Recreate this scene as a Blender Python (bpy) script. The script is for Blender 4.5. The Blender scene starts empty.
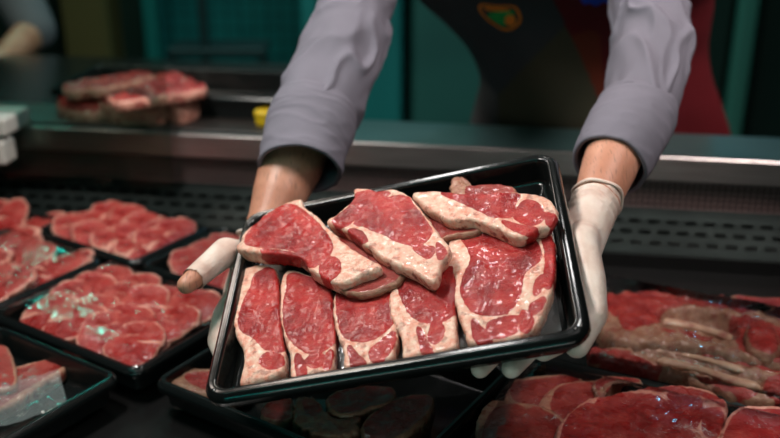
import bpy, bmesh, math, random
import numpy as np
from mathutils import Vector, Matrix, noise
from mathutils.bvhtree import BVHTree
random.seed(7)
S = bpy.context.scene
COL = S.collection
F = 950.0; CX, CY = 390.0, 219.0
CAMZ = 1.45; PITCH = math.radians(22)
PI = math.pi

# ---------------------------------------------------------------- camera
cam_d = bpy.data.cameras.new('camera'); cam = bpy.data.objects.new('camera', cam_d); COL.objects.link(cam)
cam.location = (0, 0, CAMZ); cam.rotation_euler = (PI/2 - PITCH, 0, 0)
cam_d.sensor_width = 36; cam_d.lens = F/780*36
cam_d.dof.use_dof = True; cam_d.dof.focus_distance = 1.04; cam_d.dof.aperture_fstop = 2.6
cam_d.clip_start = .02
S.camera = cam
c_, s_ = math.cos(PITCH), math.sin(PITCH)
def ray(px, py):
    dx = (px-CX)/F; dy = -(py-CY)/F
    return Vector((dx, c_+dy*s_, -s_+dy*c_))
def W(px, py, d):                       # world point seen at that spot of the photograph, d metres deep
    return Vector((0, 0, CAMZ)) + ray(px, py)*d
def PL(px, py, z):                      # point on the level z
    r = ray(px, py); k = (z-CAMZ)/r.z
    return Vector((0, 0, CAMZ)) + r*k
def to_px(p):
    v = Vector(p) - Vector((0, 0, CAMZ))
    z = v.y*c_ - v.z*s_; y = v.y*s_ + v.z*c_
    return CX+F*v.x/z, CY-F*y/z

# ---------------------------------------------------------------- materials
def mat(name, color=(.5, .5, .5), rough=.5, metal=0, **kw):
    m = bpy.data.materials.new(name); m.use_nodes = True
    b = m.node_tree.nodes['Principled BSDF']
    b.inputs['Base Color'].default_value = (*color, 1); b.inputs['Roughness'].default_value = rough
    b.inputs['Metallic'].default_value = metal
    for k, v in kw.items(): b.inputs[k].default_value = v
    return m
def nd(m, t, **kw):
    n = m.node_tree.nodes.new(t)
    for k, v in kw.items(): setattr(n, k, v)
    return n
def lk(m, a, b): m.node_tree.links.new(a, b)
def noise_tex(m, scale, detail=3, coord='Object', stretch=None, rough=.5):
    tc = nd(m, 'ShaderNodeTexCoord'); n = nd(m, 'ShaderNodeTexNoise')
    n.inputs['Scale'].default_value = scale; n.inputs['Detail'].default_value = detail; n.inputs['Roughness'].default_value = rough
    if stretch:
        mp = nd(m, 'ShaderNodeMapping'); mp.inputs['Scale'].default_value = stretch
        lk(m, tc.outputs[coord], mp.inputs[0]); lk(m, mp.outputs[0], n.inputs['Vector'])
    else: lk(m, tc.outputs[coord], n.inputs['Vector'])
    return n.outputs['Fac']
def ramp(m, fac, stops):
    r = nd(m, 'ShaderNodeValToRGB'); e = r.color_ramp.elements
    while len(e) < len(stops): e.new(.5)
    for el, (p, c) in zip(e, stops): el.position = p; el.color = (*c, 1)
    lk(m, fac, r.inputs[0]); return r.outputs[0]
def mixc(m, fac, a, b, mode='MIX'):
    n = nd(m, 'ShaderNodeMix', data_type='RGBA', blend_type=mode)
    for s, v in ((n.inputs[0], fac), (n.inputs[6], a), (n.inputs[7], b)):
        if isinstance(v, (int, float)): s.default_value = v
        elif isinstance(v, tuple): s.default_value = (*v, 1)
        else: lk(m, v, s)
    return n.outputs[2]
def mth(m, op, a, b=0.0, clamp=False):
    n = nd(m, 'ShaderNodeMath', operation=op, use_clamp=clamp)
    for i, v in enumerate((a, b)):
        if isinstance(v, (int, float)): n.inputs[i].default_value = v
        else: lk(m, v, n.inputs[i])
    return n.outputs[0]
def bump(m, fac, strength=.3, dist=.001):
    b = nd(m, 'ShaderNodeBump'); b.inputs['Strength'].default_value = strength; b.inputs['Distance'].default_value = dist
    lk(m, fac, b.inputs['Height']); bs = m.node_tree.nodes['Principled BSDF']
    old = bs.inputs['Normal'].links
    if old: lk(m, old[0].from_socket, b.inputs['Normal'])
    lk(m, b.outputs[0], bs.inputs['Normal'])
def base(m, sock): lk(m, sock, m.node_tree.nodes['Principled BSDF'].inputs['Base Color'])

def meat_mat(name, lean_a, lean_b, fat_a, fat_b, rough=.27, vein=.5, side_red=.35):
    m = mat(name, (.5, .1, .1), rough)
    b = m.node_tree.nodes['Principled BSDF']
    b.inputs['Subsurface Weight'].default_value = .06; b.inputs['Subsurface Radius'].default_value = (.006, .002, .0015)
    b.inputs['Subsurface Scale'].default_value = .5
    b.inputs['Specular IOR Level'].default_value = .38
    b.inputs['Coat Weight'].default_value = .24; b.inputs['Coat Roughness'].default_value = .05
    at = nd(m, 'ShaderNodeAttribute', attribute_name='lean')
    sd = nd(m, 'ShaderNodeAttribute', attribute_name='side')
    n1 = noise_tex(m, 150, 4); n2 = noise_tex(m, 35, 4); n3 = noise_tex(m, 60, 6, stretch=(1, 2.4, 1), rough=.7)
    nf = noise_tex(m, 480, 4, rough=.7)
    lean = mixc(m, ramp(m, n2, [(.32, (0, 0, 0)), (.68, (1, 1, 1))]), lean_a, lean_b)
    lean = mixc(m, mth(m, 'MULTIPLY', ramp(m, nf, [(.45, (0, 0, 0)), (.8, (1, 1, 1))]), .07), lean, fat_b)
    # marbling: thin pale threads inside the red muscle
    v = mth(m, 'ABSOLUTE', mth(m, 'SUBTRACT', n3, .5))
    v = mth(m, 'SUBTRACT', 1.0, mth(m, 'MULTIPLY', v, 42.0), True)
    msk = ramp(m, n2, [(.45, (0, 0, 0)), (.62, (1, 1, 1))])
    v = mth(m, 'MULTIPLY', mth(m, 'MULTIPLY', v, msk), vein)
    lean = mixc(m, v, lean, fat_b)
    fat = mixc(m, ramp(m, n1, [(.35, (0, 0, 0)), (.7, (1, 1, 1))]), fat_a, fat_b)
    redpatch = ramp(m, noise_tex(m, 70, 5, rough=.65), [(.55, (0, 0, 0)), (.62, (1, 1, 1))])
    fat = mixc(m, mth(m, 'MULTIPLY', redpatch, mth(m, 'ADD', .5, mth(m, 'MULTIPLY', sd.outputs['Fac'], side_red))), fat, lean_a)
    f = mth(m, 'ADD', at.outputs['Fac'], mth(m, 'MULTIPLY', mth(m, 'SUBTRACT', n1, .5), 2.2))
    f = mth(m, 'ADD', f, mth(m, 'MULTIPLY', mth(m, 'SUBTRACT', n2, .5), 1.6))
    f = mth(m, 'ADD', mth(m, 'MULTIPLY', f, 1.5), 1.0, True)
    base(m, mixc(m, f, fat, lean))
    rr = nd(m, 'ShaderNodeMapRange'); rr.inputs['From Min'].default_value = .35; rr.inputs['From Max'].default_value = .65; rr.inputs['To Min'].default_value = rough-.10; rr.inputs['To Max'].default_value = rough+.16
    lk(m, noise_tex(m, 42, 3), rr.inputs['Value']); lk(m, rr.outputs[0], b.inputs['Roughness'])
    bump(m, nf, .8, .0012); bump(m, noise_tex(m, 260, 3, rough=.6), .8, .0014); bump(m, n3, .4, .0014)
    return m
M_steak = meat_mat('fresh_steak', (.19, .003, .004), (.45, .011, .012), (.82, .58, .45), (.74, .28, .19), .24, .35)
M_slice = meat_mat('sliced_meat', (.23, .010, .010), (.36, .026, .023), (.66, .34, .26), (.56, .20, .15), .27, .8)
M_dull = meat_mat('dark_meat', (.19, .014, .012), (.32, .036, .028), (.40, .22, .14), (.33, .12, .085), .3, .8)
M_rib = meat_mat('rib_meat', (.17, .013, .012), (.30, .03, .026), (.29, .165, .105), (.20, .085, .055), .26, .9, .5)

M_black = mat('black_plastic', (.006, .007, .007), .14, **{'Specular IOR Level': .5}); bump(M_black, noise_tex(M_black, 60, 3), .12, .001)
M_blackdisp = mat('display_tray_plastic', (.006, .008, .008), .2, **{'Specular IOR Level': .4}); bump(M_blackdisp, noise_tex(M_blackdisp, 45, 3), .2, .001)
M_caseblack = mat('black_case_floor', (.008, .008, .008), .22)
M_steel = mat('brushed_steel', (.40, .37, .36), .34, .9)
_n = noise_tex(M_steel, 8, 4, stretch=(1, 40, 40)); base(M_steel, ramp(M_steel, _n, [(.3, (.28, .25, .24)), (.7, (.42, .38, .37))])); bump(M_steel, _n, .05)
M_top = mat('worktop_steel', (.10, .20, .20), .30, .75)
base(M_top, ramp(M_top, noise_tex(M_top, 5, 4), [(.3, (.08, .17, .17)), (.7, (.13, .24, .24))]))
M_grille = mat('grille_metal', (.26, .17, .165), .45, .6)
M_slot = mat('slotted_metal', (.09, .12, .11), .5, .8)
base(M_slot, ramp(M_slot, noise_tex(M_slot, 12, 3), [(.3, (.012, .017, .016)), (.7, (.02, .028, .026))]))
M_dark = mat('dark_cavity', (.004, .004, .004), .8)
M_skin = mat('skin', (.55, .27, .17), .45)
_b = M_skin.node_tree.nodes['Principled BSDF']; _b.inputs['Subsurface Weight'].default_value = .15; _b.inputs['Subsurface Radius'].default_value = (.01, .004, .002)
_c = mixc(M_skin, ramp(M_skin, noise_tex(M_skin, 22, 5), [(.35, (0, 0, 0)), (.7, (1, 1, 1))]), (.46, .20, .125), (.60, .30, .20))
_h = noise_tex(M_skin, 330, 3, stretch=(1.6, .22, .18)); _hm = ramp(M_skin, _h, [(.57, (0, 0, 0)), (.65, (1, 1, 1))])
base(M_skin, mixc(M_skin, mth(M_skin, 'MULTIPLY', _hm, .42), _c, (.10, .05, .035)))
bump(M_skin, noise_tex(M_skin, 350, 3), .25, .0008)
M_glove = mat('latex_glove', (.72, .58, .50), .38)
_b = M_glove.node_tree.nodes['Principled BSDF']; _b.inputs['Subsurface Weight'].default_value = .15; _b.inputs['Subsurface Radius'].default_value = (.008, .005, .004)
base(M_glove, ramp(M_glove, noise_tex(M_glove, 30, 4), [(.3, (.60, .42, .35)), (.55, (.74, .62, .54)), (.8, (.80, .71, .64))]))
bump(M_glove, noise_tex(M_glove, 55, 5, stretch=(1, 1, 2.2), rough=.6), .6, .003)
def cloth(name, col, var=.85, sc=9):
    m = mat(name, col, .85)
    b = m.node_tree.nodes['Principled BSDF']; b.inputs['Specular IOR Level'].default_value = .2
    base(m, ramp(m, noise_tex(m, sc, 4), [(.3, tuple(x*var for x in col)), (.7, col)]))
    bump(m, noise_tex(m, 900, 2), .25, .0004)
    return m
M_shirt = cloth('grey_shirt_cotton', (.175, .165, .20))
M_apron = cloth('charcoal_apron', (.045, .041, .046))
M_apron2 = cloth('warm_grey_apron', (.065, .058, .060))
M_khaki = cloth('olive_apron_area', (.060, .048, .030))
M_red = cloth('dark_red_apron_panel', (.115, .006, .010))
M_rust = cloth('rust_apron_area', (.15, .022, .010))
M_orange = cloth('orange_embroidery', (.95, .24, .03))
M_green = cloth('green_embroidery', (.03, .36, .08))
M_blue = cloth('blue_apron_area', (.02, .06, .55))
M_trouser = cloth('dark_trousers', (.02, .02, .025))
M_hair = mat('dark_hair', (.02, .014, .01), .6)
M_eye = mat('eye', (.5, .5, .5), .2)
M_clear = mat('liner_film', (.22, .23, .235), .16, .35); bump(M_clear, noise_tex(M_clear, 38, 4, stretch=(1, .5, 1)), .9, .008)
M_yellow = mat('yellow_plastic', (.70, .45, .01), .4)
M_white = mat('white_plastic', (.5, .48, .44), .45)
M_rubber2 = mat('dark_laminate', (.02, .016, .014), .5)
M_rubber = mat('dark_rubber', (.01, .01, .012), .6)
def film_mat(name, wave, tint=(1, 1, 1), ior=1.45, haze=0.0):
    m = bpy.data.materials.new(name); m.use_nodes = True; t = m.node_tree; t.nodes.clear()
    out = nd(m, 'ShaderNodeOutputMaterial'); tr = nd(m, 'ShaderNodeBsdfTransparent'); gl = nd(m, 'ShaderNodeBsdfGlossy')
    fr = nd(m, 'ShaderNodeFresnel'); mx = nd(m, 'ShaderNodeMixShader')
    tr.inputs[0].default_value = (*tint, 1); gl.inputs['Roughness'].default_value = .06; fr.inputs[0].default_value = ior
    if wave:
        tc = nd(m, 'ShaderNodeTexCoord'); n = nd(m, 'ShaderNodeTexNoise'); n.inputs['Scale'].default_value = wave; n.inputs['Detail'].default_value = 3
        n.inputs['Distortion'].default_value = .8
        b = nd(m, 'ShaderNodeBump'); b.inputs['Distance'].default_value = .006; b.inputs['Strength'].default_value = .8
        lk(m, tc.outputs['Object'], n.inputs['Vector']); lk(m, n.outputs[0], b.inputs['Height'])
        lk(m, b.outputs[0], gl.inputs['Normal']); lk(m, b.outputs[0], fr.inputs['Normal'])
    lk(m, fr.outputs[0], mx.inputs[0]); lk(m, tr.outputs[0], mx.inputs[1]); lk(m, gl.outputs[0], mx.inputs[2])
    res = mx.outputs[0]
    if haze:
        d = nd(m, 'ShaderNodeBsdfDiffuse'); d.inputs[0].default_value = (.35, .42, .42, 1); m2 = nd(m, 'ShaderNodeMixShader'); m2.inputs[0].default_value = haze
        lk(m, res, m2.inputs[1]); lk(m, d.outputs[0], m2.inputs[2]); res = m2.outputs[0]
    lk(m, res, out.inputs[0]); return m
M_film = film_mat('cling_film', 22)
M_filmhaze = film_mat('crumpled_film', 34, haze=.22)
M_glass = film_mat('pane_glass', 0, (.80, .88, .84), 1.22)

# ---------------------------------------------------------------- helpers
def link(name, me, m=None, parent=None):
    o = bpy.data.objects.new(name, me); COL.objects.link(o)
    if m is not None and me is not None: me.materials.append(m)
    if parent: o.parent = parent
    return o
def tag(o, label, cat, group=None):
    o['label'] = label; o['category'] = cat
    if group: o['group'] = group
    return o
def struct(o): o['kind'] = 'structure'; return o
def empty(name, loc=(0, 0, 0), rz=0, mw=None):
    o = bpy.data.objects.new(name, None); COL.objects.link(o); o.empty_display_size = .05
    if mw is not None: o.matrix_world = mw
    else: o.location = loc; o.rotation_euler = (0, 0, rz)
    return o
def mesh(name, v, f, smooth=True):
    me = bpy.data.meshes.new(name); me.from_pydata([tuple(x) for x in v], [], f); me.update()
    if smooth: me.polygons.foreach_set('use_smooth', [True]*len(me.polygons))
    return me
def box_me(name, x0, x1, y0, y1, z0, z1, bev=0.0, seg=2):
    bm = bmesh.new(); bmesh.ops.create_cube(bm, size=1)
    for v in bm.verts: v.co = Vector(((x0+x1)/2+v.co.x*(x1-x0), (y0+y1)/2+v.co.y*(y1-y0), (z0+z1)/2+v.co.z*(z1-z0)))
    if bev: bmesh.ops.bevel(bm, geom=bm.edges[:], offset=bev, segments=seg, affect='EDGES', profile=.5)
    me = bpy.data.meshes.new(name); bm.to_mesh(me); bm.free()
    return me
def join_me(name, mes):
    bm = bmesh.new()
    for m_ in mes: bm.from_mesh(m_)
    me = bpy.data.meshes.new(name); bm.to_mesh(me); bm.free(); return me
def cr(pts, n, closed=True):            # catmull-rom resample, by arc length
    P = [np.array(p, float) for p in pts]; L = len(P); out = []
    rng = range(L) if closed else range(L-1)
    for i in rng:
        g = (lambda k: P[k % L]) if closed else (lambda k: P[min(max(k, 0), L-1)])
        a, b, c, d = g(i-1), g(i), g(i+1), g(i+2)
        for k in range(12):
            t = k/12
            out.append(.5*((2*b)+(c-a)*t+(2*a-5*b+4*c-d)*t*t+(3*b-a-3*c+d)*t**3))
    if not closed: out.append(P[-1])
    out = np.array(out)
    ring = np.vstack([out, out[:1]]) if closed else out
    dl = np.r_[0, np.cumsum(np.linalg.norm(np.diff(ring, axis=0), axis=1))]
    s = np.linspace(0, dl[-1], n+1)[:-1] if closed else np.linspace(0, dl[-1], n)
    return np.stack([np.interp(s, dl, ring[:, k]) for k in range(out.shape[1])], 1)
def sdf(pts, poly):                     # signed distance (inside > 0)
    pts = np.asarray(pts)[:, :2]; poly = np.asarray(poly)[:, :2]
    a = poly; b = np.roll(poly, -1, 0); best = np.full(len(pts), 1e9); ins = np.zeros(len(pts), bool)
    for p, q in zip(a, b):
        e = q-p; w = pts-p; t = np.clip((w@e)/(e@e+1e-18), 0, 1)
        best = np.minimum(best, np.linalg.norm(w-t[:, None]*e, axis=1))
        c = ((p[1] <= pts[:, 1]) != (q[1] <= pts[:, 1]))
        with np.errstate(divide='ignore', invalid='ignore'):
            xi = p[0]+(pts[:, 1]-p[1])*(q[0]-p[0])/(q[1]-p[1]+1e-18)
        ins ^= c & (pts[:, 0] < xi)
    return np.where(ins, best, -best)

def slab_mesh(name, outline, leans, thick, N=200, R=34, rnd=.0035, soft=.0010, plane=(0, 0, 0), rough_h=.0012, dips=(), seed=0, bulge=.0008, taper=.93, ragged=.0011, center=None, dome=0.0, grow=.0018):
    """a cut of meat. outline/leans in metres in its own plane; top z = plane; the side drops thick below it"""
    ol = cr(outline, N); c = np.mean(ol, 0) if center is None else np.array(center)
    for i in range(N):                   # ragged fine edge
        p = ol[i]; d = p-c; L = np.linalg.norm(d)+1e-9
        ol[i] = p + d/L*ragged*(noise.noise(Vector((p[0]*180+seed, p[1]*180, 3)))+.6*noise.noise(Vector((p[0]*420+seed, p[1]*420, 7)))+1.3*noise.noise(Vector((p[0]*75+seed, p[1]*75, 5))))
    rads = [((k+1)/R)**.82 for k in range(R)]
    xy = [c]; 
    for r in rads: xy += list(c+(ol-c)*r)
    xy = np.array(xy)
    d_edge = np.abs(sdf(xy, ol)); d_edge[-N:] = 0
    lean = np.full(len(xy), -9.0)
    for lp in leans: lean = np.maximum(lean, (sdf(xy, cr(lp, 60))+grow)/soft)
    if not leans: lean[:] = (d_edge-.004)/soft
    gx, gy, g0 = plane
    dipz = np.zeros(len(xy))
    for dp, dz in dips: dipz -= dz*np.clip(sdf(xy, cr(dp, 60))/.012, 0, 1)**.7
    t = np.clip(d_edge/rnd, 0, 1); drop = rnd*(1-np.sqrt(np.clip(1-(1-t)**2, 0, 1)))
    zz = gx*xy[:, 0]+gy*xy[:, 1]+g0-drop
    mx = d_edge.max()+1e-6
    zz += dipz+dome*(d_edge/mx)**.8
    V = []
    for i, (x, y) in enumerate(xy):
        h = rough_h*(noise.noise(Vector((x*60+seed, y*60, seed)))*1.0+.5*noise.noise(Vector((x*170, y*170, seed))))
        h += .0006*max(-1, min(1, -lean[i]/2))*t[i]*.6
        V.append((x, y, zz[i]+h))
    lv = list(np.clip(lean, -3, 3)); sv = [0.0]*len(V)
    Fc = [(0, 1+i, 1+(i+1) % N) for i in range(N)]
    for k in range(R-1):
        a = 1+k*N; b = a+N
        Fc += [(a+i, b+i, b+(i+1) % N, a+(i+1) % N) for i in range(N)]
    last = 1+(R-1)*N
    rim_l = lean[last:last+N]
    K = 6
    for k in range(1, K+1):
        u = k/K; sc = 1+bulge*12*math.sin(u*PI)*.6-(1-taper)*u*u
        st = len(V)
        for i in range(N):
            p = c+(ol[i]-c)*sc
            bz = V[last+i][2]-(thick-rnd)*u
            j = .0016*noise.noise(Vector((p[0]*70, p[1]*70, bz*90+seed)))
            dd = (ol[i]-c); dd = dd/(np.linalg.norm(dd)+1e-9)
            V.append((p[0]+dd[0]*j, p[1]+dd[1]*j, bz)); 
            lv.append(float(np.clip(rim_l[i]*.5+.8*noise.noise(Vector((p[0]*50, p[1]*50, bz*60+seed))), -2.5, 2.5))); sv.append(1.0)
        pr = last if k == 1 else st-N
        Fc += [(pr+i, st+i, st+(i+1) % N, pr+(i+1) % N) for i in range(N)]
        lst = st
    V.append((c[0], c[1], min(v[2] for v in V[lst:]))); lv.append(1); sv.append(1)
    ci = len(V)-1
    Fc += [(lst+i, ci, lst+(i+1) % N) for i in range(N)]
    me = mesh(name, V, Fc)
    a = me.attributes.new('lean', 'FLOAT', 'POINT'); a.data.foreach_set('value', lv)
    a = me.attributes.new('side', 'FLOAT', 'POINT'); a.data.foreach_set('value', sv)
    return me

class Frame:                            # a plane in the place: 4x4 matrix, and where a line of sight meets it
    def __init__(s, mw): s.m = mw; s.i = mw.inverted()
    def hit(s, px, py, pl):
        o = s.i @ Vector((0, 0, CAMZ)); d = s.i.to_3x3() @ ray(px, py)
        gx, gy, g0 = pl                  # z = gx x + gy y + g0
        k = (gx*o.x+gy*o.y+g0-o.z)/(d.z-gx*d.x-gy*d.y)
        p = o+d*k; return (p.x, p.y)
def conv(pts, o, sc): return [(o[0]+x/sc, o[1]+y/sc) for x, y in pts]
def ell(cx, cy, rx, ry, rot=0, n=10):
    r = math.radians(rot)
    return [(cx+rx*math.cos(2*PI*i/n)*math.cos(r)-ry*math.sin(2*PI*i/n)*math.sin(r), cy+rx*math.cos(2*PI*i/n)*math.sin(r)+ry*math.sin(2*PI*i/n)*math.cos(r)) for i in range(n)]
def cut(name, frame, outline, leans, plane, thick, m, label, cat, group=None, o=(0, 0), sc=1, **kw):
    ol = [frame.hit(x, y, plane) for x, y in conv(outline, o, sc)]
    ls = [[frame.hit(x, y, plane) for x, y in conv(l, o, sc)] for l in leans]
    cc = np.mean(np.array(ol), 0); ol = np.array(ol)-cc; ls = [np.array(l)-cc for l in ls]
    if 'dips' in kw: kw['dips'] = [(np.array([frame.hit(x, y, plane) for x, y in conv(dp, o, sc)])-cc, dz) for dp, dz in kw['dips']]
    z0 = plane[0]*cc[0]+plane[1]*cc[1]+plane[2]
    me = slab_mesh(name, ol, ls, thick, plane=(plane[0], plane[1], thick), seed=random.random()*50, **kw)
    ob = link(name, me, m); ob.matrix_world = frame.m @ Matrix.Translation((cc[0], cc[1], z0-thick))
    return tag(ob, label, cat, group)

# ---------------------------------------------------------------- trays
def rrect(w, l, r, n=6):                # rounded rectangle, counter clockwise, centred
    out = []
    for (sx, sy, a0) in ((1, 1, 0), (-1, 1, 90), (-1, -1, 180), (1, -1, 270)):
        for k in range(n+1):
            a = math.radians(a0+90*k/n); out.append((sx*(w/2-r)+r*math.cos(a), sy*(l/2-r)+r*math.sin(a)))
    return out
def tray_mesh(name, w, l, depth, rim=.016, r=.028):
    prof = [(-.0015, -.014), (-.001, -.0075), (.0003, -.0052), (.0038, -.0010), (.0052, -.0004), (rim-.005, -.0016), (rim-.002, -.0004), (rim, -.0012), (rim+.0015, -.005), (rim+.004, -depth+.006), (rim+.006, -depth+.0015), (rim+.012, -depth),
            (rim+.012, -depth-.002), (rim+.004, -depth-.002), (rim+.002, -depth+.004), (rim-.001, -.007), (rim-.003, -.0035), (.0055, -.0030), (.0015, -.0070), (.0005, -.014)]
    V = []; Fc = []; n = len(rrect(1, 1, .1))
    for ins, z in prof:
        V += [(x, y, z) for x, y in rrect(w-2*ins, l-2*ins, max(r-ins*.8, .006))]
    P = len(prof)
    for k in range(P):
        a = k*n; b = ((k+1) % P)*n
        Fc += [(a+i, a+(i+1) % n, b+(i+1) % n, b+i) for i in range(n)] if True else []
    Fc.append(tuple(range(11*n, 12*n))); Fc.append(tuple(reversed(range(12*n, 13*n))))
    me = mesh(name, V, Fc)
    bm = bmesh.new(); bm.from_mesh(me); bmesh.ops.recalc_face_normals(bm, faces=bm.faces[:]); bm.to_mesh(me); bm.free()
    return me

# held tray: a 40 x 30 cm rectangle fitted to its four corners
def solve_tray():
    pts = [(241, 213), (552, 149), (595, 334), (203, 400)]
    rays = [((x-CX)/F, (y-CY)/F) for x, y in pts]; A = []
    for (X, Y), (x, y) in zip([(0, 0), (1, 0), (1, 1), (0, 1)], rays):
        A.append([X, Y, 1, 0, 0, 0, -x*X, -x*Y, -x]); A.append([0, 0, 0, X, Y, 1, -y*X, -y*Y, -y])
    H = np.linalg.svd(np.array(A))[2][-1].reshape(3, 3); H /= H[2, 2]
    a, b, t = H.T; k = .40/np.linalg.norm(a); a, b, t = a*k, b*k, t*k
    def w(v): 
        x, y, z = v; return Vector((x, z*c_-y*s_, -z*s_-y*c_))
    A_, B_, T_ = w(a), w(b), w(t)+Vector((0, 0, CAMZ))
    L = B_.length; ctr = T_+A_*.5+B_*.5
    X = A_.normalized(); Y = -(B_ - X*B_.dot(X)).normalized(); Z = X.cross(Y)
    M = Matrix(((X.x, Y.x, Z.x, ctr.x), (X.y, Y.y, Z.y, ctr.y), (X.z, Y.z, Z.z, ctr.z), (0, 0, 0, 1)))
    return M, .40, L
TM, TW, TL_ = solve_tray(); TF = Frame(TM)
print('tray', TW, TL_, TM.translation, 'normal', TM.to_3x3() @ Vector((0, 0, 1)))
TD = .034
held = empty('serving_tray', mw=TM @ Matrix.Translation((0, 0, -TD-.002)))
tag(held, 'shiny black plastic tray held up by gloved hands with thick bone-in steaks', 'tray')
def child_mesh(name, me, m, parent, loc=(0, 0, 0)):
    o = link(name, me, m, parent); o.location = loc; return o
child_mesh('tray_shell', tray_mesh('tray_shell', TW, TL_, TD, .012, .026), M_black, held, (0, 0, TD+.002))
for sx in (-1, 1):
    for sy in (-1, 1):
        bm = bmesh.new(); bmesh.ops.create_uvsphere(bm, u_segments=16, v_segments=8, radius=.0032)
        for v in bm.verts: v.co.z *= .45
        me = bpy.data.meshes.new('corner_stud'); bm.to_mesh(me); bm.free(); me.polygons.foreach_set('use_smooth', [True]*len(me.polygons))
        child_mesh('corner_stud', me, M_black, held, (sx*(TW/2-.0125), sy*(TL_/2-.0125), TD+.0005))
# crumpled clear liner showing between and beside the steaks
def sheet(name, w, l, amp, seed, n=40, sc=30):
    V = [((i/n-.5)*w, (j/n-.5)*l, amp*noise.noise(Vector((i/n*w*sc+seed, j/n*l*sc, seed)))+amp*.5*noise.noise(Vector((i/n*w*sc*2.3, j/n*l*sc*2.3+seed, 1)))) for j in range(n+1) for i in range(n+1)]
    Fc = [(j*(n+1)+i, j*(n+1)+i+1, (j+1)*(n+1)+i+1, (j+1)*(n+1)+i) for j in range(n) for i in range(n)]
    return mesh(name, V, Fc)
ln = child_mesh('liner_film', sheet('liner_film', TW-.10, .12, .0035, 3), M_clear, held, (.022, -TL_/2+.098, .008))
ln['label'] = 'crumpled grey see-through liner film'

# ---- the steaks on the held tray
G1 = 'thick bone-in steaks on the held tray'
FL = -TD
Z_LOW = -.008; Z_TOP = .012
# lower row
cut('steak', TF, [(110, 30), (60, 45), (36, 80), (40, 110), (26, 150), (24, 205), (36, 262), (55, 300), (60, 340), (52, 385), (48, 418), (100, 408), (150, 396), (188, 372), (196, 330), (187, 280), (178, 200), (172, 120), (165, 50), (140, 35)],
    [[(100, 62), (150, 45), (172, 110), (178, 200), (186, 262), (186, 312), (160, 308), (128, 300), (98, 268), (56, 244), (47, 205), (62, 150), (86, 105)], ell(152, 343, 36, 25, 8)],
    (.02, 0, Z_LOW+.001), .021, M_steak, 'leftmost steak of the lower row, cream fat rim on its left', 'steak', G1, (225, 255), 3.244)
cut('steak', TF, [(200, 50), (182, 80), (177, 150), (180, 220), (195, 280), (210, 330), (213, 398), (250, 393), (300, 383), (345, 370), (354, 310), (357, 260), (352, 200), (347, 140), (332, 90), (260, 60), (225, 45)],
    [[(210, 62), (260, 70), (338, 105), (345, 170), (352, 230), (348, 285), (320, 308), (280, 318), (240, 298), (212, 268), (194, 225), (194, 150), (203, 110)], ell(295, 343, 30, 19, -5), [(230, 325), (252, 345), (260, 388), (238, 392)], [(330, 325), (345, 310), (340, 360), (325, 366)]],
    (.04, 0, Z_LOW+.001), .021, M_steak, 'second steak from left in the lower row, narrow with small oval muscle', 'steak', G1, (225, 255), 3.244)
cut('steak', TF, [(55, 110), (32, 150), (28, 210), (35, 270), (55, 320), (68, 360), (70, 408), (120, 403), (190, 390), (240, 373), (255, 330), (262, 280), (248, 210), (240, 110), (150, 95), (90, 100)],
    [[(52, 120), (120, 95), (235, 110), (240, 200), (245, 250), (205, 288), (150, 312), (95, 308), (68, 288), (52, 240), (46, 190)], [(88, 335), (120, 368), (146, 398), (100, 403), (94, 370)], [(175, 340), (215, 308), (250, 285), (245, 330), (215, 376), (180, 387), (165, 365)]],
    (.03, 0, Z_LOW+.0015), .021, M_steak, 'middle steak of the lower row, wet red top and forked fat at its foot', 'steak', G1, (325, 255), 3.65)
cut('steak', TF, [(245, 10), (235, 60), (240, 120), (232, 160), (235, 210), (255, 260), (280, 310), (285, 376), (340, 366), (400, 356), (470, 340), (482, 310), (478, 250), (474, 180), (480, 100), (460, 20), (400, 0), (300, 0)],
    [[(272, 20), (330, 12), (400, 10), (460, 30), (474, 100), (470, 200), (442, 235), (400, 248), (350, 240), (312, 210), (282, 155), (268, 105)], ell(405, 285, 23, 37, 15), [(340, 268), (368, 315), (388, 356), (362, 360), (348, 310)]],
    (.03, 0, Z_LOW+.003), .022, M_steak, 'fourth steak of the lower row, thick pale fat side on its left', 'steak', G1, (325, 255), 3.65)
cut('steak', TF, [(60, 20), (36, 60), (18, 110), (22, 165), (45, 195), (40, 250), (55, 310), (75, 360), (90, 403), (150, 398), (220, 390), (272, 372), (318, 320), (350, 230), (362, 150), (352, 60), (320, 40), (250, 40), (150, 25)],
    [[(68, 60), (150, 62), (250, 66), (300, 85), (312, 140), (262, 180), (250, 240), (215, 300), (170, 312), (110, 305), (76, 262), (68, 230), (82, 180), (100, 140), (88, 100)], [(165, 332), (236, 318), (232, 368), (172, 384), (150, 352)], [(105, 330), (125, 350), (160, 393), (120, 397), (105, 368)], [(285, 285), (325, 260), (318, 290), (292, 310)], [(262, 300), (290, 330), (270, 365), (250, 345)], [(300, 215), (322, 190), (318, 225), (300, 250)], [(320, 60), (352, 80), (356, 160), (340, 230), (330, 200), (335, 130)]],
    (.02, .02, Z_LOW+.004), .023, M_steak, 'largest steak, at the right end of the lower row with ragged fat on its right', 'steak', G1, (440, 215), 3.136)
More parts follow.
